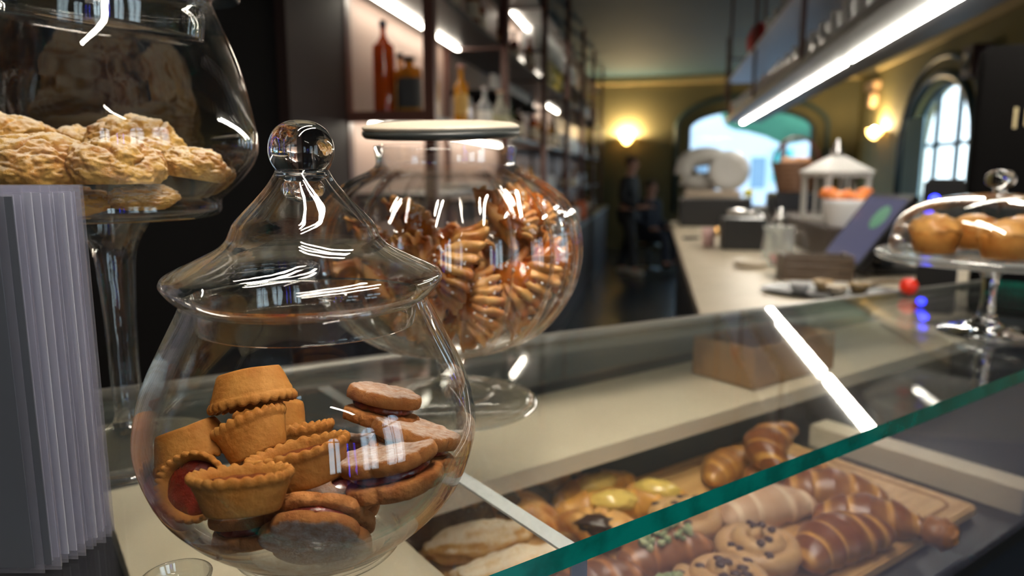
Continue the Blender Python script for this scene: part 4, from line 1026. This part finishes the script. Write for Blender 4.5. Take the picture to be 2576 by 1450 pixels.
# lantern
ln = thing('lantern', 'white house-shaped lantern with a pointed roof on the raised ledge', 'lantern', B(.93, 4.05, 1.2505), BA+R_(20))
w2 = .11
finish('base', boxbm(-w2-.01, w2+.01, -w2-.01, w2+.01, 0, .025), M['white'], ln, False)
for sx in (-1, 1):
    for sy in (-1, 1): finish('corner_post', boxbm(sx*w2-.011, sx*w2+.011, sy*w2-.011, sy*w2+.011, .025, .235), M['white'], ln, False)
finish('top_frame', boxbm(-w2-.015, w2+.015, -w2-.015, w2+.015, .235, .26), M['white'], ln, False)
for a in range(4):
    bm = boxbm(-.006, .006, -w2-.004, -w2+.004, .025, .235); bmesh.ops.rotate(bm, verts=bm.verts, matrix=Matrix.Rotation(PI/2*a, 3, 'Z')); finish('glazing_bar', bm, M['white'], ln, False)
bm = bmesh.new(); q = w2+.025; tops = [bm.verts.new((x, y, .34)) for x, y in ((-.03, -.03), (.03, -.03), (.03, .03), (-.03, .03))]; bots = [bm.verts.new((x, y, .26)) for x, y in ((-q, -q), (q, -q), (q, q), (-q, q))]
bm.faces.new(tops); bm.faces.new(bots[::-1]); [bm.faces.new((bots[i], bots[(i+1) % 4], tops[(i+1) % 4], tops[i])) for i in range(4)]
finish('roof', bm, M['white'], ln, False)
finish('finial', lathe_bm([(0, .34), (.035, .34), (.035, .37), (.015, .38), (.02, .40), (.008, .42), (0, .43)], seg=20), M['steel'], ln)
# white bowl with orange pastries in front of the lantern
bw = thing('white_bowl', 'white paper-lined bowl full of orange pastries beside the lantern', 'bowl', B(.90, 3.66, 1.2505), BA)
finish('bowl', lathe_bm(shell(spline([(.0, .0), (.07, .0), (.085, .02), (.11, .13)], 4), .006), seg=32, cap=False), pbr('porcelain', (.78, .78, .80), .4), bw)
for k, (x, y) in enumerate([(-.05, -.03), (.04, -.04), (0, .04), (-.06, .04), (.06, .03)]):
    bm = bmesh.new(); blob(bm, (0, 0, 0), (.042, .038, .028), 3, .3, 3, k)
    solo('orange_pastry', bm, pbr('orange_glaze', (.78, .26, .05), .5, noise_=(30, (.6, .12, .03), .4, .7)), 'orange glazed pastry heaped in the white bowl', 'pastry', B(.90+x, 3.66+y, 1.2505+.135+.01*(k == 2)), k, 'orange pastries in the white bowl')
# wicker basket on a black coffee grinder box
bx = thing('appliance_box', 'black box-shaped appliance on the raised ledge under the wicker basket', 'appliance', B(.96, 5.35, 1.2505), BA)
finish('housing', boxbm(-.16, .16, -.2, .2, 0, .12, bev=.01), M['bezel'], bx, False); finish('front_panel', boxbm(-.168, -.16, -.12, .12, .02, .09), M['case_steel'], bx, False)
bk = thing('wicker_basket', 'brown wicker basket with a twig handle beside the white lantern', 'basket', B(.96, 5.35, 1.3715), BA)
def weave(r, z, a): return r*(1+.02*math.sin(a*30+z*400))
finish('basket_body', lathe_bm(shell([(.0, 0), (.10, 0)]+[(.115+.045*(i/24)+.004*math.sin(i*1.6), .006+.20*i/24) for i in range(25)], .008), seg=120, mod=weave, cap=False), wood('wicker', (.10, .045, .022), (.22, .11, .055), 30), bk)
bm = bmesh.new(); tube(bm, [(-.155*math.cos(PI*i/16), 0, .19+.19*math.sin(PI*i/16)) for i in range(17)], .009); finish('handle', bm, M['shelfwood'], bk)
bm = bmesh.new(); [blob(bm, (.06*math.cos(k*2.4), .05*math.sin(k*2.4), .21), (.045, .04, .035), 2, .3, 3, k) for k in range(6)]
o = tag(finish('bread_rolls', bm, pbr('rolls', (.38, .18, .08), .6), None, True, B(.96, 5.35, 1.3715), (0, 0, BA)), 'brown bread rolls piled in the wicker basket', 'bread', kind='stuff')
# white rounded slicer standing on a black box
tb = thing('service_box', 'wide black box at the far end of the counter under the white slicer', 'box', B(.42, 5.85, CT), BA)
finish('box_body', boxbm(-.22, .30, -.2, .2, 0, .21, bev=.006), M['bezel'], tb, False)
finish('tray_rim', boxbm(-.23, .31, -.21, .21, .21, .222, bev=.003), M['steel'], tb, False)
sl = thing('food_slicer', 'white rounded slicer with a big round disc on the black box', 'slicer', B(.42, 5.85, CT+.2225), BA)
finish('base', boxbm(-.20, .24, -.16, .16, 0, .05, bev=.02), pbr('beige_enamel', (.36, .29, .22), .4), sl, False)
bm = bmesh.new(); tube(bm, spline([(-.20, 0, .16), (-.16, 0, .28), (0, 0, .31), (.10, 0, .24), (.03, 0, .13), (-.12, 0, .12), (-.20, 0, .16)], 5), .062, 16, flat=1.2); finish('housing', bm, pbr('enamel', (.30, .29, .27), .35), sl)
bm = lathe_bm([(0, -.02), (.13, -.02), (.15, -.01), (.155, .01), (.14, .025), (.09, .015), (0, .02)], seg=48); bmesh.ops.rotate(bm, verts=bm.verts, matrix=Matrix.Rotation(PI/2, 3, 'X')); bmesh.ops.translate(bm, verts=bm.verts, vec=(.13, -.09, .20)); finish('disc', bm, pbr('disc_white', (.36, .35, .33), .3), sl)
bm = bmesh.new(); blob(bm, (-.12, -.09, .19), .026, 2); finish('knob', bm, M['bezel'], sl)
bm = bmesh.new(); blob(bm, (0, 0, .034), (.036, .05, .03), 3, .3, 3, 5)
solo('lemon', bm, pbr('lemon', (.55, .48, .02), .5), 'yellow-green lemon at the right end of the black box', 'fruit', B(.70, 5.72, CT+.2235), BA)
# steel bowls, jugs, card terminal and jars
jg = thing('glass_jug', 'large clear glass jug with a handle, red fruit at its bottom', 'jug', at_z(1955, 668, CT), 0)
finish('jug_body', lathe_bm([(0, 0)]+shell(spline([(.055, 0), (.066, .02), (.07, .08), (.062, .14), (.068, .175)], 4), .003)+[(0, .004)], seg=32, cap=False), thin_glass('jug_glass', (.86, .88, .86), 1.8, haze=.18, hazecol=(.8, .8, .78)), jg)
bm = bmesh.new(); tube(bm, spline([(.066, 0, .15), (.11, 0, .14), (.115, 0, .07), (.068, 0, .04)], 5), .008); finish('handle', bm, M['lid'], jg)
bm = bmesh.new(); [blob(bm, (.025*math.cos(k*1.3), .025*math.sin(k*1.3), .02+.008*(k % 3)), .015, 2) for k in range(7)]
tag(finish('red_fruit', bm, pbr('red_fruit', (.55, .06, .06), .4), None, True, at_z(1955, 668, CT+.0), (0, 0, 0)), 'red fruit pieces at the bottom of the glass jug', 'fruit', kind='stuff')
sk = thing('cocktail_shaker', 'small shiny steel shaker behind the glass jug', 'shaker', at_z(1958, 625, CT), 0)
finish('cup', lathe_bm([(0, 0)]+spline([(.036, 0), (.042, .10), (.044, .13)], 3)+[(0, .13)], seg=28), M['steel'], sk); finish('cap', lathe_bm([(.042, .13), (.03, .17), (.018, .19), (.018, .215), (0, .22)], seg=28), M['steel'], sk)
solo('card_machine_box', boxbm(-.11, .11, -.11, .11, 0, .165, bev=.006), M['bezel'], 'plain black cube-shaped box on the pale counter left of the glass jug', 'box', at_z(1865, 625, CT), BA, smooth=False)
bm = lathe_bm([(0, 0), (.06, 0), (.07, .012), (.07, .03), (.064, .032), (.05, .02), (0, .02)], seg=32)
solo('small_dish', bm, pbr('dish_beige', (.55, .48, .38), .4), 'low beige dish on the counter at the foot of the glass jug', 'dish', at_z(1888, 672, CT))
solo('paper_cup', lathe_bm([(0, 0), (.03, 0), (.038, .10), (.035, .10), (.028, .004), (0, .004)], seg=24), pbr('pink_cup', (.62, .40, .38), .5), 'pinkish paper cup on the counter left of the black cube-shaped box', 'cup', at_z(1782, 620, CT))
solo('brass_bell', lathe_bm([(0, 0), (.035, 0), (.038, .02), (.02, .045), (0, .05)], seg=24), pbr('brass', (.75, .45, .16), .25, metal=1), 'small brass bell catching light near the black box', 'bell', at_z(1798, 590, CT))
solo('bottle_opener', boxbm(-.05, .05, -.02, .02, 0, .015, bev=.004), M['bezel'], 'small black object lying on the counter near its left edge', 'tool', at_z(1738, 602, CT), .3, smooth=False)
bs = thing('steel_bowl', 'stacked shiny steel bowls beside the black box end', 'bowl', B(.62, 5.05, CT), BA)
finish('lower_bowl', lathe_bm(shell(spline([(.0, 0), (.06, 0), (.12, .05), (.15, .12)], 4), .003), seg=36, cap=False), M['steel'], bs)
finish('upper_bowl', lathe_bm([(r, z+.03) for r, z in shell(spline([(.0, 0), (.05, .005), (.11, .06), (.14, .13)], 4), .003)], seg=36, cap=False), M['steel'], bs)
for k, (s, t, R, H, lab) in enumerate([(.58, 4.35, .05, .12, 'steel milk jug in front of the stacked bowls'), (.66, 4.72, .045, .15, 'taller steel milk jug nearer the lantern'), (.48, 4.75, .04, .10, 'small steel milk jug left of the stacked bowls')]):
    r = thing('milk_jug', lab, 'jug', B(s, t, CT), BA)
    finish('jug_body', lathe_bm(shell(spline([(.0, 0), (R, 0), (R*1.02, H*.5), (R*.75, H)], 4), .002), seg=28, cap=False), M['steel'], r)
    bm = bmesh.new(); tube(bm, spline([(R*.8, 0, H*.85), (R*1.5, 0, H*.7), (R*.98, 0, H*.25)], 5), .004); finish('handle', bm, M['steel'], r)
# black tray with small things at the near end of the counter
tp = at_z(2085, 738, CT)
ty = thing('serving_tray', 'black oval tray holding small dishes at the near end of the counter', 'tray', tp, BA)
finish('tray_plate', lathe_bm([(0, 0), (.20, 0), (.225, .012), (.222, .016), (.198, .005), (0, .005)], seg=48, mod=lambda r, z, a: r*(1-.28*abs(math.sin(a)))), M['bezel'], ty)
for k, (dx, dy, c, nm) in enumerate([(-.10, .0, (.5, .5, .5), 'silvery'), (.0, .05, (.42, .30, .16), 'brown'), (.09, -.02, (.28, .20, .10), 'dark wooden'), (.0, -.06, (.6, .52, .4), 'cream')]):
    solo('little_bowl', lathe_bm(shell(spline([(.0, 0), (.02, 0), (.036, .03)], 4), .003), seg=24, cap=False), pbr('little_bowl_%d' % k, c, .25), 'small %s bowl on the black oval tray' % nm, 'bowl', tp+Vector((dx, dy, .0055)))
# wooden napkin holder / crate below the screen
M['cratewood'] = wood('crate_wood', (.07, .045, .03), (.13, .09, .06), 20)
nk = thing('wooden_crate', 'small dark wooden crate on the counter behind the oval tray', 'crate', at_z(2045, 700, CT), BA)
for k in range(3):
    finish('slat', boxbm(-.12, .12, -.075, -.065, .005+.03*k, .028+.03*k), M['cratewood'], nk, False)
finish('side', boxbm(-.125, -.115, -.08, .08, 0, .095), M['cratewood'], nk, False); finish('side', boxbm(.115, .125, -.08, .08, 0, .095), M['cratewood'], nk, False)
finish('bottom', boxbm(-.12, .12, -.075, .075, 0, .006), M['cratewood'], nk, False); finish('back', boxbm(-.12, .12, .065, .075, .006, .09), M['cratewood'], nk, False)
bm = bmesh.new(); tube(bm, spline([(-.10, -.16, .01), (-.06, -.2, .045), (.02, -.22, .05), (.08, -.18, .01)], 6), .012, flat=.6)
solo('leather_strap', bm, pbr('tan', (.22, .15, .08), .6), 'tan curved strap lying in front of the dark crate', 'strap', at_z(2215, 722, CT), BA)
# coffee machine, tall and black, at the right edge
cm = thing('coffee_machine', 'tall matte black coffee machine at the right edge of the picture', 'coffee machine', (1.555, 2.0, CT), BA-R_(21))
finish('tower', boxbm(-.25, .28, -.14, .30, .30, .74, bev=.012), M['black'], cm, False)
finish('lower_body', boxbm(-.22, .28, -.10, .30, 0, .30, bev=.01), M['black'], cm, False)
finish('side_box', boxbm(-.355, -.252, -.15, .10, 0, .385, bev=.008), M['bezel'], cm, False)
BL = emit('blue_light', (.02, .03, 1), 6)
for x, z in ((-.325, .33), (-.335, .285)):
    bm = bmesh.new(); blob(bm, (x, -.152, z), (.013, .005, .011), 2); finish('blue_light', bm, BL, cm)
ltr = pbr('letter_gold', (.55, .45, .25), .4)
bm = boxbm(-.16, -.152, -.1425, -.1405, .52, .575); box(bm, -.135, -.128, -.1425, -.1405, .525, .57); box(bm, -.1279, -.118, -.1425, -.1405, .562, .57); box(bm, -.1279, -.118, -.1425, -.1405, .525, .533)
finish('lettering', bm, ltr, cm, False)
# red ball ornament
rb = thing('red_ornament', 'bright red ball on a tiny foot at the back of the glass top', 'ornament', at_z(2284, 745, TOP), 0)
finish('foot', lathe_bm([(0, 0), (.010, 0), (.008, .004), (0, .004)], seg=20), M['bezel'], rb)
bm = bmesh.new(); blob(bm, (0, 0, .0195), .0175, 3); finish('ball', bm, pbr('red_gloss', (.75, .03, .01), .35), rb)
# brown box added on the rear ledge, standing in for a brown reflection
pb = thing('brown_box', 'open brown box added on the stone ledge for a brown reflection in the glass', 'box', K(1.12, .775, LZ+.0015), CA)
finish('side', boxbm(-.12, .12, -.065, -.06, 0, .07), M.setdefault('cardboard', pbr('cardboard', (.36, .20, .08), .7)), pb, False)
finish('side', boxbm(-.12, .12, .06, .065, 0, .07), M['cardboard'], pb, False); finish('end', boxbm(-.12, -.115, -.06, .06, 0, .07), M['cardboard'], pb, False); finish('end', boxbm(.115, .12, -.06, .06, 0, .07), M['cardboard'], pb, False); finish('bottom', boxbm(-.12, .12, -.065, .065, 0, .003), M['cardboard'], pb, False)

# ================================================================== PEOPLE
def skin_mesh(name, nodes, edges, mat, parent, sub=2):
    """nodes: {key: (pos, radius)}; grown surface, applied"""
    keys = list(nodes); me = bpy.data.meshes.new(name)
    me.from_pydata([nodes[k][0] for k in keys], [(keys.index(a), keys.index(b)) for a, b in edges], [])
    o = bpy.data.objects.new(name, me); COL.objects.link(o)
    o.modifiers.new('skin', 'SKIN'); ss = o.modifiers.new('sub', 'SUBSURF'); ss.levels = ss.render_levels = sub
    for i, k in enumerate(keys):
        r = nodes[k][1]; o.data.skin_vertices[0].data[i].radius = (r, r) if not hasattr(r, '__len__') else r
    o.data.skin_vertices[0].data[0].use_root = True
    dg = bpy.context.evaluated_depsgraph_get(); nm = bpy.data.meshes.new_from_object(o.evaluated_get(dg))
    nm.name = name; COL.objects.unlink(o); bpy.data.objects.remove(o)
    n = bpy.data.objects.new(name, nm); COL.objects.link(n); nm.materials.clear(); nm.materials.append(mat)
    nm.polygons.foreach_set('use_smooth', [True]*len(nm.polygons)); n.parent = parent; return n
skin = pbr('skin', (.42, .22, .15), .6)
def person(label, loc, rot, coat, trous, hairc, seated=False):
    r = thing('person', label, 'person', loc, rot)
    # faces local -y; standing mid-stride, arms bent in front, head bowed a little
    H = {'pelvis': ((0, 0, .95), .12), 'belly': ((0, 0, 1.10), .12), 'chest': ((0, .0, 1.32), .14), 'neckb': ((0, .0, 1.46), .065), 'neck': ((0, -.02, 1.52), .055), 'head1': ((0, -.04, 1.58), .075), 'head2': ((0, -.045, 1.66), .088), 'crown': ((0, -.03, 1.73), .05)}
    E = [('pelvis', 'belly'), ('belly', 'chest'), ('chest', 'neckb'), ('neckb', 'neck'), ('neck', 'head1'), ('head1', 'head2'), ('head2', 'crown')]
    for s, n in ((-1, 'l'), (1, 'r')):
        H.update({n+'sh': ((s*.19, 0, 1.40), .062), n+'el': ((s*.25, .02, 1.13), .045), n+'wr': ((s*.19, -.20, 1.02), .030), n+'palm': ((s*.17, -.26, 1.02), .030)})
        E += [('chest', n+'sh'), (n+'sh', n+'el'), (n+'el', n+'wr'), (n+'wr', n+'palm')]
        for k in range(4):
            H[n+'f%d' % k] = ((s*(.15+.017*k), -.31, 1.025), .009); H[n+'g%d' % k] = ((s*(.15+.017*k), -.345+.004*abs(k-1.5), 1.0), .008); E += [(n+'palm', n+'f%d' % k), (n+'f%d' % k, n+'g%d' % k)]
        H[n+'th'] = ((s*.135, -.27, 1.045), .010); H[n+'tt'] = ((s*.13, -.30, 1.04), .008); E += [(n+'palm', n+'th'), (n+'th', n+'tt')]
        st = .10*s
        if seated: H.update({n+'hip': ((s*.10, -.02, .92), .09), n+'kn': ((s*.12, -.42, .90), .062), n+'an': ((s*.12, -.44, .50), .042), n+'toe': ((s*.12, -.58, .46), .035)})
        else: H.update({n+'hip': ((s*.09, 0, .88), .095), n+'kn': ((s*.10, -.03+st*.6, .50), .062), n+'an': ((s*.10, st*1.4+.02, .09), .042), n+'toe': ((s*.11, st*1.4-.13, .035), .033)})
        E += [('pelvis', n+'hip'), (n+'hip', n+'kn'), (n+'kn', n+'an'), (n+'an', n+'toe')]
    skin_mesh('body', H, E, skin, r)
    def grow(keys, add): return {k: (H[k][0], H[k][1]+add) for k in keys}
    K1 = ['belly', 'pelvis', 'chest', 'neckb', 'lsh', 'lel', 'lwr', 'rsh', 'rel', 'rwr']
    skin_mesh('coat', grow(K1, .022), [('belly', 'pelvis'), ('belly', 'chest'), ('chest', 'neckb'), ('chest', 'lsh'), ('lsh', 'lel'), ('lel', 'lwr'), ('chest', 'rsh'), ('rsh', 'rel'), ('rel', 'rwr')], coat, r)
    K2 = ['pelvis', 'lhip', 'lkn', 'lan', 'rhip', 'rkn', 'ran']
    skin_mesh('trousers', grow(K2, .018), [('pelvis', 'lhip'), ('lhip', 'lkn'), ('lkn', 'lan'), ('pelvis', 'rhip'), ('rhip', 'rkn'), ('rkn', 'ran')], trous, r)
    bm = bmesh.new(); blob(bm, (0, -.02, 1.685), (.098, .11, .09), 3, .1, 3, 2); bmesh.ops.bisect_plane(bm, geom=bm.verts[:]+bm.edges[:]+bm.faces[:], plane_co=(0, -.07, 1.66), plane_no=(0, -.8, -.5), clear_outer=True); finish('hair', bm, hairc, r)
    for s in (-1, 1): bm = bmesh.new(); blob(bm, (s*.032, -.127, 1.655), .010, 2); finish('eye', bm, M['bezel'], r)
    bm = bmesh.new(); tube(bm, [(0, -.115, 1.66), (0, -.145, 1.628), (0, -.12, 1.618)], [.008, .014, .008], 8); finish('nose', bm, skin, r)
    bm = bmesh.new(); tube(bm, [(-.025, -.118, 1.592), (0, -.128, 1.590), (.025, -.118, 1.592)], [.003, .006, .003], 8); finish('mouth', bm, pbr('lips', (.35, .12, .10), .5), r)
    for s in (-1, 1): bm = bmesh.new(); blob(bm, (s*.092, -.03, 1.64), (.012, .02, .03), 2); finish('ear', bm, skin, r)
    for n in 'lr':
        bm = bmesh.new(); a, tt = Vector(H[n+'an'][0]), Vector(H[n+'toe'][0]); tube(bm, [a+Vector((0, .05, -.045)), a+Vector((0, 0, -.045)), tt+Vector((0, 0, .01)), tt+Vector((0, -.03, .005))], [.035, .045, .042, .02], 12, flat=.9)
        finish('shoe', bm, pbr('shoe', (.45, .42, .36), .5) if not seated else M['bezel'], r)
    return r
dk = pbr('black_cloth', (.010, .010, .012), .8); nv = pbr('navy_cloth', (.012, .016, .028), .8)
P1 = at_z(1578, 690, 0)
person('standing person in a black coat and black trousers behind the bar, facing right', (P1.x, P1.y, .0), R_(60), dk, dk, pbr('hair', (.05, .025, .015), .6))
P2 = Vector((P1.x+.42, P1.y+.6, 0))
st = thing('bar_stool', 'dark bar stool under the seated person', 'stool', (P2.x, P2.y, 0), 0)
finish('seat', lathe_bm([(0, .36), (.17, .36), (.18, .38), (.17, .40), (0, .41)], seg=28), M['bezel'], st); finish('pole', lathe_bm([(0, .02), (.03, .02), (.03, .36), (0, .36)], seg=12), M['bezel'], st); finish('foot_plate', lathe_bm([(0, 0), (.2, 0), (.2, .015), (0, .03)], seg=28), M['bezel'], st)
person('person in dark navy clothes sitting behind the standing one', (P2.x, P2.y, -.36), R_(40), nv, nv, pbr('hair2', (.04, .03, .02), .6), True)

# ================================================================== ADDED LIGHTS, out of view above, behind and beside the camera
def added_lamp(label, s, t, L, k, z=2.9, rz=0):  # unseen lamps, added to light the case, the jars and the far room
    r = thing('pendant_light', label, 'lamp', B(s, t, z), BA+rz, 'added linear pendant lights')
    finish('housing', boxbm(-.03, .03, -L/2, L/2, .006, .05), M['bezel'], r, False)
    finish('diffuser', boxbm(-.025, .025, -L/2+.01, L/2-.01, 0, .0055), emit('pendant_%s' % label[:6], (1, .90, .76), k), r, False)
    bm = boxbm(-.004, .004, -.004, .004, .05, CZ-z); finish('rod', bm, M['bezel'], r, False)
added_lamp('linear pendant light hanging above the display case', .12, .25, 1.5, 60, 2.45)
added_lamp('second linear pendant light above the jars', -.12, .55, 1.2, 40, 2.6)
added_lamp('linear pendant light far behind the camera', 2.4, -1.9, 1.4, 25, 3.0, PI/2)
added_lamp('linear pendant light over the tables on the right', 2.6, 6.5, 2.0, 16, 3.1)

fz = thing('glint_fridge', 'unseen fridge with blue-lit edges, added far behind the camera for blue glints', 'fridge', B(3.35, -2.85, 0), BA)  # out of view; added so the jars catch blue glints
finish('fridge_body', boxbm(-.3, .3, -.3, .25, 0, 2.0), M['bezel'], fz, False)
for x in (-.28, .26): finish('glint_edge', boxbm(x, x+.02, .25, .256, .3, 1.95), emit('glint_edge', (.02, .06, 1), 10), fz, False)

# how each piece came to rest against its neighbours (small offsets, metres)
SETTLE = {
    'jam_tartlet': (-0.0057, -0.0086, 0.0038), 'jam_tartlet.001': (0.0019, 0.0045, 0.0035), 'jam_tartlet.002': (0.0048, 0.0022, 0.0051), 'jam_tartlet.003': (-0.0051, 0.0097, 0.0014),
    'jam_tartlet.004': (0.0071, 0.0083, -0.0009), 'jam_tartlet.005': (0.0065, 0.0051, 0.0072), 'jam_tartlet.006': (0.005, -0.0097, -0.001), 'jam_tartlet.007': (0.0004, -0.0109, 0.0016),
    'sandwich_biscuit': (-0.0045, 0.0092, 0.004), 'sandwich_biscuit.001': (0.0082, 0.0066, -0.0032), 'sandwich_biscuit.002': (0.0005, 0.011, -0.0), 'sandwich_biscuit.003': (-0.0035, 0.0033, -0.0063),
    'sandwich_biscuit.004': (-0.0079, -0.0015, 0.0075), 'sandwich_biscuit.005': (-0.0041, -0.0059, -0.005), 'sandwich_biscuit.006': (-0.0088, 0.0063, -0.002), 'sandwich_biscuit.007': (-0.0051, 0.0086, -0.0045),
    'fan_pastry': (-0.0077, 0.0217, 0.0192), 'fan_pastry.001': (-0.0082, 0.0028, 0.0287), 'fan_pastry.002': (-0.0103, 0.0086, 0.006), 'fan_pastry.003': (-0.0029, 0.0038, 0.007),
    'fan_pastry.004': (-0.0125, 0.0222, 0.0076), 'fan_pastry.005': (-0.0098, 0.0156, 0.0052), 'fan_pastry.006': (-0.0021, 0.0001, 0.0018), 'fan_pastry.007': (-0.004, -0.0015, 0.0002),
    'fan_pastry.008': (0.0038, 0.0018, -0.0001), 'fan_pastry.010': (-0.0126, -0.0012, 0.0014), 'fan_pastry.011': (0.0045, -0.0009, 0.01), 'fan_pastry.012': (-0.0225, 0.0184, -0.0072),
    'fan_pastry.013': (-0.0053, 0.0022, -0.0097), 'fan_pastry.014': (-0.0055, 0.0139, -0.0093), 'fan_pastry.015': (-0.0204, 0.0218, 0.0028), 'fan_pastry.016': (-0.0294, 0.0052, -0.0026),
    'fan_pastry.017': (0.0024, -0.0004, -0.0019), 'fan_pastry.018': (-0.0076, -0.0071, -0.0065), 'fan_pastry.020': (-0.0013, 0.0058, 0.0012), 'small_tart': (0.0036, 0.0005, 0.0),
    'small_tart.001': (0.0009, 0.0022, 0.0), 'small_tart.002': (-0.0064, 0.0038, -0.0), 'small_tart.003': (-0.0005, 0.0, 0.0), 'small_tart.004': (0.0005, -0.0, -0.0),
    'small_tart.005': (-0.001, 0.0033, 0.0001), 'small_tart.006': (-0.0058, 0.0045, 0.0002), 'chocolate_pastry': (-0.0292, 0.0069, -0.0), 'chocolate_pastry.001': (-0.0299, -0.0026, 0.0003),
    'chocolate_pastry.002': (0.0119, -0.0275, 0.0009), 'chocolate_pastry.003': (0.0185, 0.0149, 0.0003), 'choux_bun': (0.0219, -0.0183, 0.0094), 'croissant': (0.03, 0.0014, 0.0009),
    'croissant.001': (-0.0034, 0.027, 0.0009), 'croissant.002': (0.0207, 0.0123, 0.0002), 'croissant.003': (0.0168, 0.0192, 0.0001), 'croissant.004': (-0.0046, 0.0013, 0.0034),
    'croissant.005': (-0.0054, 0.0028, 0.0001), 'croissant.006': (0.0042, 0.0069, 0.0001), 'croissant.007': (-0.0227, -0.0196, 0.0001), 'custard_danish': (-0.0061, 0.0121, 0.0009),
    'custard_danish.001': (-0.0086, 0.0287, 0.0009), 'custard_danish.002': (0.014, 0.0014, 0.0001), 'pistachio_pastry': (0.0245, 0.0171, 0.0029), 'pistachio_pastry.001': (-0.0249, -0.0168, 0.0002),
    'raisin_bun': (-0.0026, 0.0151, 0.0035), 'raisin_bun.001': (0.0156, -0.0023, 0.0026), 'raisin_bun.002': (0.0085, -0.0246, 0.0001), 'sugared_roll': (0.0, 0.0, 0.0043),
    'sugared_roll.001': (0.0, 0.0, 0.0035), 'scone': (-0.0078, 0.0077, 0.0004), 'scone.001': (-0.0102, -0.0036, 0.0019), 'scone.002': (0.009, 0.006, 0.0019),
    'scone.003': (-0.0026, 0.0107, -0.0002), 'scone.004': (0.0084, -0.0071, -0.0006), 'scone.005': (-0.0013, 0.0109, -0.0005), 'scone.006': (0.0001, 0.011, 0.0003),
    'scone.007': (-0.0107, 0.0027, -0.0005), 'orange_pastry': (-0.0001, -0.0045, 0.0035), 'orange_pastry.001': (-0.0029, -0.0051, -0.0003), 'orange_pastry.002': (0.0013, 0.0006, 0.0007),
    'orange_pastry.003': (-0.0178, 0.0087, 0.0226), 'orange_pastry.004': (0.0202, -0.0002, 0.0222),
}
for n_, d_ in SETTLE.items():
    if n_ in bpy.data.objects: bpy.data.objects[n_].location += Vector(d_)
